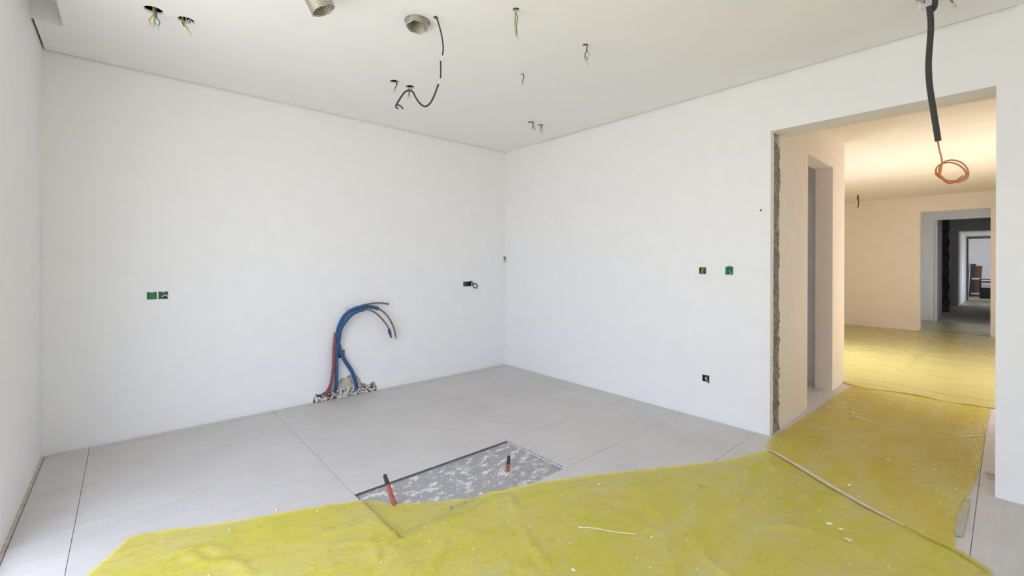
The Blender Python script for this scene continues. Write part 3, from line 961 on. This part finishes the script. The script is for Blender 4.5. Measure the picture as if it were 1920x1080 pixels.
# ------------------------------------------------------------------ conduit stubs in the pit
def stub(base, tip, r, label, cut):
    t = thing('conduit_stub', label, 'conduit', base, -YAW, 'conduit stubs in the floor pit')
    L_ = Vector(tip)
    MB().tube([(0, 0, 0), L_ * cut], r, 14).build('red_sleeve', M['red_stub'], t, smooth=False)
    q = spline([L_ * (cut - .03), L_ * (cut + .06), L_ * (cut + .5 * (1 - cut)), L_ * 0.97, L_], 3)
    MB().tube(q, lambda s: r * (1.08 - 0.35 * s) if s < .75 else r * (0.82 - 2.6 * (s - .75)), 12).build('black_tape_end', M['black'], t)
    return t


stub((-2.634, -2.128, PZ), (-0.066, 0.03, 0.158), 0.0125, 'tall leaning orange-red conduit stub with taped black tip in the pit', 0.70)
stub((-1.895, -2.238, PZ), (0.010, 0.0, 0.098), 0.0125, 'short upright orange-red conduit stub with black tip in the pit', 0.52)
cr2 = MB()
for k in range(130):
    a, rr = random.uniform(0, 6.28), abs(random.gauss(0, .065)) + .012
    x, y = -1.90 + math.cos(a) * rr * 1.3, -2.25 + math.sin(a) * rr * .9
    s = random.uniform(.0012, .0042)
    cr2.chunk((x, y, PZ + s * .5), (s, s * .8, s * .7))
for k in range(160):
    x, y = random.uniform(PIT[0] + .05, PIT[1] - .05), random.uniform(PIT[2] + .05, PIT[3] - .03)
    s = random.uniform(.0012, .0035)
    cr2.chunk((x, y, PZ + s * .5), (s, s, s * .7))
tag(cr2.build('plaster_crumbs', M['crumb'], fix=False), 'white plaster crumbs heaped around the short conduit stub in the pit', 'debris', kind='stuff')

# ------------------------------------------------------------------ pipes rising from the back wall
def tube_part(name, pts, r, mat, parent, seg=10, n=8):
    return MB().tube(spline(pts, n), r, seg).build(name, M[mat], parent, smooth=True)


PL = (-2.2, 0.0, 0.0)
rp = thing('red_conduit', 'dull red corrugated conduit rising from the broken wall base, cut off', 'conduit', (0, 0, 0))
q = spline([(-2.315, 0.03, 0.020), (-2.297, -0.035, 0.085), (-2.264, -0.055, 0.176), (-2.247, -0.055, 0.321), (-2.237, -0.052, 0.51), (-2.222, -0.045, 0.655)], 36)
MB().tube(q, lambda t: 0.0155 + 0.0012 * math.sin(t * 540), 12).build('sleeve', M['red_foam'], rp, smooth=False)
b1 = thing('insulated_pipe', 'blue insulated water pipe bending over, its end wrapped in blue tape', 'pipe', (0, 0, 0), group='insulated water pipes on the back wall')
tube_part('sleeve', [(-2.197, 0.03, 0.03), (-2.212, -0.03, 0.12), (-2.214, -0.05, 0.208), (-2.215, -0.05, 0.402), (-2.210, -0.052, 0.505), (-2.195, -0.06, 0.590), (-2.190, -0.085, 0.681), (-2.153, -0.09, 0.75), (-2.09, -0.093, 0.818), (-2.025, -0.097, 0.853), (-1.96, -0.1, 0.866)], 0.0175, 'blue_foam', b1, 12)
tube_part('pipe', [(-2.0, -0.1, 0.862), (-1.964, -0.1, 0.866), (-1.897, -0.1, 0.856), (-1.824, -0.1, 0.812), (-1.753, -0.1, 0.738), (-1.699, -0.1, 0.661), (-1.675, -0.1, 0.589), (-1.667, -0.1, 0.553)], 0.0085, 'pipe', b1)
tube_part('tape_wrap', [(-1.692, -0.1, 0.643), (-1.683, -0.1, 0.612), (-1.674, -0.1, 0.580)], lambda t: 0.0135 + .003 * math.sin(t * 3.1), 'blue_foam', b1)
tube_part('end_cap', [(-1.672, -0.1, 0.577), (-1.668, -0.1, 0.550)], 0.012, 'pipe', b1)
b2 = thing('insulated_pipe', 'blue insulated water pipe slanting up from the right, ending in a capped pipe', 'pipe', (0, 0, 0), group='insulated water pipes on the back wall')
tube_part('sleeve', [(-1.993, 0.03, 0.02), (-2.005, -0.02, 0.075), (-2.027, -0.045, 0.153), (-2.06, -0.045, 0.246), (-2.115, -0.042, 0.342), (-2.158, -0.042, 0.424), (-2.183, -0.042, 0.501), (-2.202, -0.048, 0.600), (-2.202, -0.058, 0.689), (-2.165, -0.06, 0.779), (-2.112, -0.06, 0.84), (-2.035, -0.06, 0.878), (-1.947, -0.06, 0.889), (-1.865, -0.062, 0.884), (-1.795, -0.066, 0.862)], 0.0185, 'blue_foam', b2, 12)
tube_part('pipe', [(-1.83, -0.068, 0.876), (-1.799, -0.07, 0.863), (-1.739, -0.07, 0.825), (-1.679, -0.07, 0.757), (-1.636, -0.07, 0.68), (-1.611, -0.07, 0.609), (-1.600, -0.07, 0.545)], 0.0085, 'pipe', b2)
MB().ball((-1.597, -0.07, 0.538), (0.014, 0.014, 0.017), 10, 8).build('end_cap', M['silver'], b2, smooth=True)
b3 = thing('copper_pipe', 'bare brown copper pipe reaching right above the blue insulated pipes', 'pipe', (0, 0, 0))
tube_part('pipe', [(-2.06, -0.055, 0.868), (-1.982, -0.05, 0.896), (-1.954, -0.05, 0.905), (-1.873, -0.05, 0.917), (-1.779, -0.05, 0.919), (-1.690, -0.05, 0.905)], 0.0085, 'pipe', b3)
MB().ball((-1.682, -0.05, 0.903), (0.014, 0.012, 0.013), 10, 8).build('end_cap', M['pipe'], b3, smooth=True)
wsp = thing('binding_wire', 'wispy twisted wire end at the top of the blue pipe bend', 'wire', (0, 0, 0))
tube_part('wire', [(-2.10, -0.06, 0.855), (-2.115, -0.06, 0.875), (-2.14, -0.06, 0.885)], 0.0018, 'grey_w', wsp, 6)
tube_part('wire', [(-2.10, -0.06, 0.855), (-2.105, -0.06, 0.885), (-2.125, -0.06, 0.902)], 0.0018, 'grey_w', wsp, 6)

# rough mortar filling the broken cavity at the wall base
mf = MB()
nx, nz = 44, 16
for k in range(nz + 1):
    for i in range(nx + 1):
        x = -2.43 + i * 0.66 / nx
        z = -0.02 + k * 0.24 / nz
        n1 = noise.noise(Vector((x * 16, z * 16, 1.0)))
        n2 = noise.noise(Vector((x * 55, z * 55, 4.0)))
        y = 0.035 + 0.03 * n1 + 0.014 * n2 - 0.05 * math.exp(-((x + 2.09) / 0.13) ** 2 - ((z - 0.10) / 0.07) ** 2)
        mf.v.append((x + .003 * n2, max(y, 0.0035), z))
for k in range(nz):
    for i in range(nx):
        a = k * (nx + 1) + i
        mf.f.append((a, a + 1, a + nx + 2, a + nx + 1))
tag(mf.build('mortar_fill', M['fill']), 'rough crumbling mortar in the broken hole around the pipe bases', 'mortar')
cr3 = MB()
for k in range(420):
    x = random.uniform(-2.40, -1.80)
    w = max(0, 1 - abs(x + 2.1) / .34)
    z = abs(random.gauss(0, .022 + .022 * w))
    s = random.uniform(.003, .011)
    cr3.chunk((x, random.uniform(-0.028, 0.028) - .012 * w, min(z, .09) + s * .5), (s, s * .8, s * .8))
tag(cr3.build('plaster_rubble', M['crumb'], fix=False), 'white plaster rubble piled along the broken wall base', 'debris', kind='stuff')
cr4 = MB()
for k in range(260):
    x = random.choice((random.uniform(-2.41, -2.25), random.uniform(-1.93, -1.785), random.uniform(-2.4, -1.8)))
    s = random.uniform(.003, .010)
    cr4.chunk((x, random.uniform(-0.018, 0.03), abs(random.gauss(0, .028)) + s * .5), (s, s * .8, s * .8))
tag(cr4.build('masonry_rubble', M['brown_w'], fix=False), 'dark brown masonry crumbs in the broken wall base', 'debris', kind='stuff')

# ------------------------------------------------------------------ electrical boxes in the walls
def wall_box(label, wall, b, mat, notch=False, group='green flush boxes in the walls'):
    u0, u1, v0, v1 = b
    cx, cz = (u0 + u1) / 2, (v0 + v1) / 2
    t = thing('socket_box', label, 'junction box', (cx, 0, cz) if wall == 'A' else (0, cx, cz), 0.0 if wall == 'A' else -math.pi / 2, group)
    hw, hh, d, th = (u1 - u0) / 2 - .0008, (v1 - v0) / 2 - .0008, 0.042, 0.004
    bx = MB()
    # local frame: x along the wall, y into the wall
    bx.box(-hw, hw, 0.028, d, -hh, hh)
    bx.box(-hw, -hw + th, -0.002, 0.03, -hh, hh)
    bx.box(hw - th, hw, -0.002, 0.03, -hh, hh)
    bx.box(-hw, hw, -0.002, 0.03, -hh, -hh + th)
    bx.box(-hw, hw, -0.002, 0.03, hh - th, hh)
    bx.build('cup', M[mat], t)
    if notch:
        MB().add([(-0.007, -0.003, hh + .001), (0.007, -0.003, hh + .001), (0, -0.003, hh - .009), (-0.007, 0.02, hh + .001), (0.007, 0.02, hh + .001), (0, 0.02, hh - .009)],
                 [(0, 1, 2), (3, 5, 4), (0, 3, 4, 1), (1, 4, 5, 2), (2, 5, 3, 0)]).build('fixing_lug', M['crumb'], t)
    return t, hw, hh


t, hw, hh = wall_box('plain dark green socket box, left one of the pair on the back wall', 'A', BOX_A[0], 'green', True)
MB().box(-hw + .005, hw - .005, 0.006, 0.012, -hh + .005, hh - .005).build('cover', M['green'], t)
t, hw, hh = wall_box('green socket box with a pale cable loop, right one of the pair', 'A', BOX_A[1], 'green', True)
MB().box(-hw + .005, hw - .005, 0.012, 0.018, -hh + .005, hh - .005).build('cover', M['green'], t)
tube_part('cable', [(-0.006, 0.01, -0.022), (0.000, -0.006, -0.006), (0.014, -0.012, 0.002), (0.026, -0.008, -0.008), (0.028, 0.008, -0.018)], 0.0035, 'white_w', t, 8)
tube_part('dark_cable', [(-0.002, 0.005, -0.024), (0.012, -0.008, -0.016), (0.027, 0.004, -0.026)], 0.005, 'black', t, 8)
t, hw, hh = wall_box('wide green socket box with a black cable loop near the back corner', 'A', BOX_A[2], 'darkgreen')
MB().box(-hw + .006, -0.012, 0.008, 0.014, -hh + .008, hh - .008).build('divider_plate', M['green'], t)
tube_part('cable', [(0.035, 0.02, 0.026), (0.055, -0.02, 0.028), (0.050, -0.04, -0.01), (0.070, -0.05, -0.045), (0.105, -0.05, -0.050), (0.118, -0.05, -0.022), (0.095, -0.045, 0.002), (0.060, -0.03, -0.005)], 0.0065, 'black', t, 8)
MB().tube(spline([(0.075, -0.05, -0.012), (0.090, -0.052, -0.025)], 4), 0.005, 6).build('cable_end', M['white_w'], t)
t, hw, hh = wall_box('black junction box half hidden behind the blue pipes', 'A', BOX_A[3], 'black', group=None)
MB().tube(spline([(0.008, 0.02, -0.01), (0.02, -0.005, 0.012), (0.012, 0.0, 0.024)], 5), 0.004, 6).build('cable', M['white_w'], t)

# local frame on wall_right: x runs along -y (towards the camera side), y into the wall (+x)
t, hw, hh = wall_box('green socket box with orange wire ends on the right wall', 'B', BOX_B[0], 'green')
tube_part('orange_wire', [(-0.012, 0.02, -0.02), (-0.008, -0.004, 0.0), (0.000, -0.010, 0.016), (0.006, -0.006, 0.002), (0.008, -0.008, -0.026)], 0.0036, 'orange_w', t, 8)
tube_part('orange_wire', [(-0.004, 0.02, -0.02), (-0.006, -0.006, -0.004), (-0.012, -0.008, -0.027)], 0.0036, 'orange_w', t, 8)
tube_part('white_wire', [(0.010, 0.02, 0.02), (0.004, -0.004, 0.016), (-0.004, -0.006, 0.004)], 0.003, 'white_w', t, 8)
tube_part('green_wire', [(0.022, 0.02, 0.02), (0.018, -0.003, 0.006), (0.022, -0.002, -0.014)], 0.003, 'green', t, 8)
t, hw, hh = wall_box('green socket box packed with coiled green wire, nearest the doorway', 'B', BOX_B[1], 'green')
M['bright_green'] = plain('bright_green_wire', (0.03, 0.36, 0.17), 0.45)
tube_part('green_wire', [(-0.022, 0.01, -0.022), (-0.018, -0.008, 0.014), (0.0, -0.012, 0.030), (0.022, -0.008, 0.016), (0.024, -0.006, -0.016), (0.006, -0.010, -0.028), (-0.010, -0.008, -0.012), (0.002, -0.012, 0.010), (0.014, -0.012, -0.006)], 0.0042, 'bright_green', t, 8)
tube_part('pale_wire', [(0.0, 0.01, 0.01), (0.006, -0.014, 0.002), (0.020, -0.014, -0.020)], 0.003, 'tip', t, 8)
tube_part('outer_loop', [(-0.02, 0.0, 0.018), (-0.006, -0.01, 0.036), (0.020, -0.008, 0.034), (0.027, 0.0, 0.018)], 0.0026, 'darkgreen', t, 8)
t, hw, hh = wall_box('dark socket box with grey wire ends low on the right wall', 'B', BOX_B[2], 'darkgreen')
tube_part('grey_wire', [(-0.004, 0.02, -0.02), (-0.002, -0.006, 0.0), (0.004, -0.010, 0.012), (0.004, -0.010, -0.014)], 0.0034, 'white_w', t, 8)
tube_part('grey_wire', [(0.010, 0.02, 0.02), (0.012, -0.008, 0.002), (0.026, -0.012, -0.020)], 0.0034, 'grey_w', t, 8)
tube_part('black_wire', [(0.020, 0.02, 0.01), (0.016, -0.006, -0.010), (0.030, -0.012, -0.034)], 0.004, 'black', t, 8)
cc = thing('corner_cable', 'short cable end poking from a small hole by the room corner', 'cable', (-0.020, 0, 1.412))
tube_part('cable', [(0, 0.035, 0.0), (0.0, -0.008, 0.006), (0.004, -0.016, -0.012), (0.0, -0.016, -0.034)], 0.006, 'black', cc, 8)
tube_part('cable_tip', [(0.0, -0.016, -0.030), (-0.002, -0.016, -0.048), (0.004, -0.016, -0.070)], 0.0045, 'yellow_w', cc, 8)
sw = thing('screw', 'tiny dark screw in the right wall near the doorway edge', 'screw', (0, -3.105, 1.764))
MB().tube([(0.02, 0, 0), (-0.006, 0, 0)], 0.0045, 8).build('shank', M['brown_w'], sw)
MB().tube([(-0.005, 0, 0), (-0.008, 0, 0.002)], 0.007, 10).build('head', M['brown_w'], sw)

# ------------------------------------------------------------------ wires hanging from the ceiling holes
def wire_tail(key, label, wires, r=0.0024, group='lamp wires hanging from the ceiling'):
    x, y, hr = HOLES[key]
    s = depth_of(x, y) / 819.4
    t = thing('lamp_wires', label, 'wires', (x, y, H), -YAW, group)
    for k, (mat, pts, tip) in enumerate(wires):
        off = (k - (len(wires) - 1) / 2) * r * 2.0
        path = [(pts[0][0] * s * .6, off, 0.06)] + [(px * s, off + .003 * math.sin(i * 1.9 + k), -py * s) for i, (px, py) in enumerate(pts)]
        w = tube_part('wire', path, r, mat, t, 7, 6)
        if tip:
            a = path[-1]
            tube_part('clear_tip', [a, (a[0] + tip[0] * s * .5, a[1], a[2] - tip[1] * s * .5), (a[0] + tip[0] * s, a[1], a[2] - tip[1] * s)], r * 1.25, 'tip', w, 7, 3)
    return t


wire_tail('w1', 'splayed yellow and blue wires from the ceiling hole nearest the left wall', [
    ('yellow_w', [(2, 0), (1, 11), (-4, 19), (-4, 25)], (3, 6)), ('yellow_w', [(2, 0), (2, 11), (5, 19), (1, 25)], (-1, 8)),
    ('blue_w', [(2, 0), (4, 13), (1, 19), (2, 24)], (1, 7)), ('blue_w', [(2, 0), (5, 13), (9, 21), (6, 27)], (1, 8))], 0.0032)
wire_tail('w2', 'slanting yellow wires from the ceiling hole second from the left wall', [
    ('yellow_w', [(-6, -3), (-4, 3), (2, 12), (7, 19)], (5, 9)), ('yellow_w', [(-6, -3), (-5, 3), (1, 13), (5, 20)], (4, 8)),
    ('black', [(-7, 0), (-7, 5), (-4, 11)], None), ('white_w', [(-2, 4), (4, -2), (9, 3), (5, 4)], None)], 0.0030)
wire_tail('w3', 'short dark wires from the ceiling hole left of the drooping cable end', [
    ('brown_w', [(4, -1), (4, 6), (1, 13)], (-3, 7)), ('yellow_w', [(5, -1), (5, 6), (2, 13)], (-1, 7)), ('brown_w', [(3, -1), (3, 6), (2, 13)], (-4, 6))], 0.0026)
wire_tail('w4', 'short wires from the ceiling hole behind the drooping cable hump', [
    ('brown_w', [(-2, 0), (-2, 9), (-2, 17)], (-3, 7)), ('yellow_w', [(4, 0), (-1, 7), (-3, 17)], (-1, 7)), ('brown_w', [(4, 0), (0, 6), (-1, 15)], (2, 7))], 0.0026)
wire_tail('w5', 'long straight yellow and blue wires from the ceiling hole at top centre', [
    ('yellow_w', [(-1, 2), (-3, 22), (-2, 44)], (2, 8)), ('blue_w', [(-1, 2), (3, 15), (1, 29), (2, 46)], (1, 9)), ('yellow_w', [(-1, 2), (-1, 22), (0, 32), (0, 46)], (3, 7))], 0.0026)
wire_tail('w6', 'looped yellow wires from the ceiling hole right of the top centre one', [
    ('brown_w', [(3, 0), (3, 11), (-1, 19), (3, 28)], (1, 9)), ('yellow_w', [(3, 0), (3, 8), (7, 18), (4, 28)], (0, 10)), ('grey_w', [(3, 2), (1, 14), (-1, 24), (4, 29)], (1, 8))], 0.0026)
wire_tail('w7', 'small twisted wires from the ceiling hole midway to the back corner', [
    ('brown_w', [(2, 1), (3, 6), (0, 13), (2, 17)], (-3, 5)), ('yellow_w', [(2, 1), (2, 7), (1, 12), (1, 17)], (-2, 5))], 0.0026)
wire_tail('w8', 'short brown wires from the left of two holes near the back corner', [
    ('brown_w', [(4, 0), (6, 5), (3, 10), (5, 12)], (2, 3)), ('yellow_w', [(3, 0), (4, 6), (4, 11)], (2, 3)), ('brown_w', [(5, 0), (6, 6), (9, 12)], (1, 3))], 0.0028)
wire_tail('w9', 'short grey wires from the right of two holes near the back corner', [
    ('brown_w', [(1, 0), (1, 5), (0, 12)], (0, 4)), ('grey_w', [(1, 0), (3, 8), (3, 12)], (0, 4)), ('grey_w', [(1, 1), (-2, 6), (0, 9)], None)], 0.0028)
wire_tail('w10', 'wires with white terminal block beside the hanging black sleeve', [
    ('yellow_w', [(-4, -3), (-4, 10)], None), ('blue_w', [(2, -3), (3, 10)], None), ('brown_w', [(-1, -3), (0, 10)], None)], 0.0032)
tb = [o for o in bpy.data.objects if o.get('label', '').startswith('wires with white terminal')][0]
MB().bevel_slab(-0.022, 0.014, -0.008, 0.010, -0.062, -0.030, 0.004).build('terminal_block', M['white_w'], tb)
wire_tail('w11', 'yellow and black wire ends right of the hanging black sleeve', [
    ('yellow_w', [(-5, 3), (-3, 14), (0, 20)], (4, 7)), ('yellow_w', [(-3, 3), (-1, 13), (2, 19)], (3, 7)), ('black', [(0, 3), (2, 11), (6, 17)], (6, 7))], 0.0034)

# hall ceiling wires
hw_ = thing('lamp_wires', 'dark bent wires hanging from the hall ceiling', 'wires', (7.07, -2.44, HC), -YAW, 'lamp wires hanging from the ceiling')
s = depth_of(7.07, -2.44) / 819.4
for pts, r, mt in (([(-1, -1), (-1, 2), (-3.5, 9)], .006, 'brown_w'), ([(1, -1), (2, 2), (4.5, 11)], .006, 'brown_w'), ([(1, -1), (4, 1), (7, 8), (7.5, 13), (6, 17), (2.5, 23)], .009, 'black')):
    tube_part('wire', [(a * s, 0.01 * a, -b * s) for a, b in pts], r, mt, hw_, 7, 5)

# ------------------------------------------------------------------ drooping black cable
x, y, hr = HOLES['cable']
s = depth_of(x, y) / 819.4
bc = thing('drooping_cable', 'thin black cable drooping in a wave from the ceiling, forked at its end', 'cable', (x, y, H), -YAW)
loc = lambda px: [((a - 820) * s, 0.02 * math.sin((b - 30) / 30), -(b - 33) * s) for a, b in px]
tube_part('cable', [(-0.004, 0, 0.05)] + loc([(819, 31), (822.4, 36), (825, 44), (830, 62.6), (833, 85), (832, 103)]), 0.0045, 'black', bc, 8)
tube_part('painted_cable', loc([(832, 102), (831, 108), (829, 114)]), 0.0043, 'white_w', bc, 8)
tube_part('cable', loc([(829, 113), (830, 135), (830, 150)]), 0.0045, 'black', bc, 8)
tube_part('painted_cable', loc([(830, 149), (828.5, 155), (826.5, 161)]), 0.0043, 'white_w', bc, 8)
tube_part('cable', loc([(826.5, 160), (818, 183), (810, 196), (801, 201), (792, 196), (784, 185), (779, 175.5), (771.5, 172), (763, 176.5), (755, 187), (748, 198)]), 0.0052, 'black', bc, 8)
tube_part('core_end', loc([(748, 197), (746.5, 202), (751, 205)]), 0.0045, 'black', bc, 8)
tube_part('core_end', loc([(748, 198), (754, 199.6), (760, 205.5)]), 0.0045, 'black', bc, 8)

# ------------------------------------------------------------------ flexible aluminium ducts
def duct(path, r, name, parent, end_cut=None, ragged=0.0, seg=36, pitch=0.007):
    pts = [Vector(p) for p in path]
    n = len(pts)
    mb = MB()
    T = [(pts[min(i + 1, n - 1)] - pts[max(i - 1, 0)]).normalized() for i in range(n)]
    N_ = Vector((1, 0, 0))
    L_ = 0
    for i in range(n):
        if i:
            L_ += (pts[i] - pts[i - 1]).length
        N_ = (N_ - T[i] * N_.dot(T[i])).normalized()
        Bn = T[i].cross(N_)
        for k in range(seg):
            a = 2 * math.pi * k / seg
            rr = r + 0.0038 * math.sin(2 * math.pi * (L_ / pitch + k / seg)) + 0.0012 * noise.noise(Vector((math.cos(a) * 3, math.sin(a) * 3, L_ * 30)))
            p = pts[i] + (N_ * math.cos(a) + Bn * math.sin(a)) * rr
            if end_cut:
                p = end_cut(p, a)
            if ragged and i >= n - 4:
                p = p + T[i] * ragged * noise.noise(Vector((math.cos(a) * 2.4, math.sin(a) * 2.4, 7)))
            mb.v.append(tuple(p))
    for i in range(n - 1):
        for k in range(seg):
            k2 = (k + 1) % seg
            mb.f.append((i * seg + k, i * seg + k2, (i + 1) * seg + k2, (i + 1) * seg + k))
    o = mb.build(name, M['duct'], parent, smooth=True, fix=False)
    md = o.modifiers.new('wall', 'SOLIDIFY')
    md.thickness = 0.0012
    return o


du = thing('flexible_duct', 'corrugated aluminium duct hanging from the ceiling at the top edge', 'duct', (d1.x, d1.y, H), -YAW, 'aluminium ducts in the ceiling')
duct([(-0.06 + 0.11 * t, -0.05 + 0.065 * t, 0.11 - 0.24 * t) for t in [i / 180 for i in range(181)]], 0.062, 'duct_tube', du, ragged=0.006, pitch=0.0105)
x, y, hr = HOLES['duct2']
du2 = thing('flexible_duct', 'short cut aluminium duct stub in the ceiling beside the black cable', 'duct', (x, y, H), -YAW, 'aluminium ducts in the ceiling')


def cut2(p, a):
    zl = -0.040 - 0.10 * (p.y) * 0.25 - 0.002 * math.sin(a * 3 + .6) - 0.0025 * math.sin(a * 7)
    return Vector((p.x, p.y, 0.07 + (zl - 0.07) * (0.07 - p.z) / 0.13))


duct([(0, 0.0 - 0.006 * t, 0.07 - 0.13 * t) for t in [i / 110 for i in range(111)]], 0.064, 'duct_tube', du2, end_cut=cut2, pitch=0.0105)
rg = MB()
rg.tube([(0.0725 * math.cos(a), 0.0725 * math.sin(a), -0.002) for a in [2 * math.pi * i / 48 for i in range(49)]], 0.0028, 6, cap=False)
rg.build('collar_ring', M['grey_w'], du2, smooth=True)

# ------------------------------------------------------------------ black sleeve with the orange cable coil
s = 2.385 / 819.4
hx, hy = -0.473, -4.114
hs = thing('hanging_sleeve', 'black pipe sleeve hanging from the ceiling with an orange cable coil', 'cable', (hx, hy, H), -YAW)
lc = lambda px, dy=0: [((a - 1745) * s, dy, -(b + 5) * s) for a, b in px]
tube_part('upper_sleeve', lc([(1756, -14), (1754.5, 0), (1754, 10), (1751, 17), (1746, 19)], 0.004), 0.0125, 'charcoal', hs, 14)
tube_part('lower_sleeve', lc([(1741, 13), (1743, 30), (1744, 55), (1741, 100), (1740, 125), (1742, 160), (1748, 200), (1754.5, 240), (1758.5, 265)], -0.004), 0.0135, 'charcoal', hs, 14)
co = [(1758.5, 262), (1762, 281), (1767, 303)]
turn = []
for i in range(0, 34):
    a = math.pi + 0.25 - i * (4.05 * math.pi) / 33
    kx = 24.5 - 1.2 * math.sin(i * .9)
    ky = 20 + (1.6 if i < 17 else -1.6) + 1.5 * math.sin(i * 0.37)
    turn.append((1787 + kx * math.cos(a), 323 - (ky * math.sin(a)) * -1 if False else 323 - ky * math.sin(a)))
pts3 = [(p[0], 0, p[2]) for p in lc(co)]
for i, q in enumerate(lc(turn)):
    pts3.append((q[0], 0.016 * math.sin(i * 0.38 + .5) + (0.010 if i > 16 else -0.006), q[2]))
pts3 += [(p[0], 0.012, p[2]) for p in lc([(1783, 343), (1797, 339), (1805, 334)])]
tube_part('orange_cable', pts3, 0.0042, 'copper_w', hs, 8, 5)
tube_part('silver_end', [(p[0], 0.012, p[2]) for p in lc([(1803, 335), (1807, 331), (1812, 329)])], 0.0045, 'silver', hs, 8)
tube_part('silver_end', [(p[0], 0.014, p[2]) for p in lc([(1804, 334), (1808, 335), (1810, 333)])], 0.0035, 'silver', hs, 8)
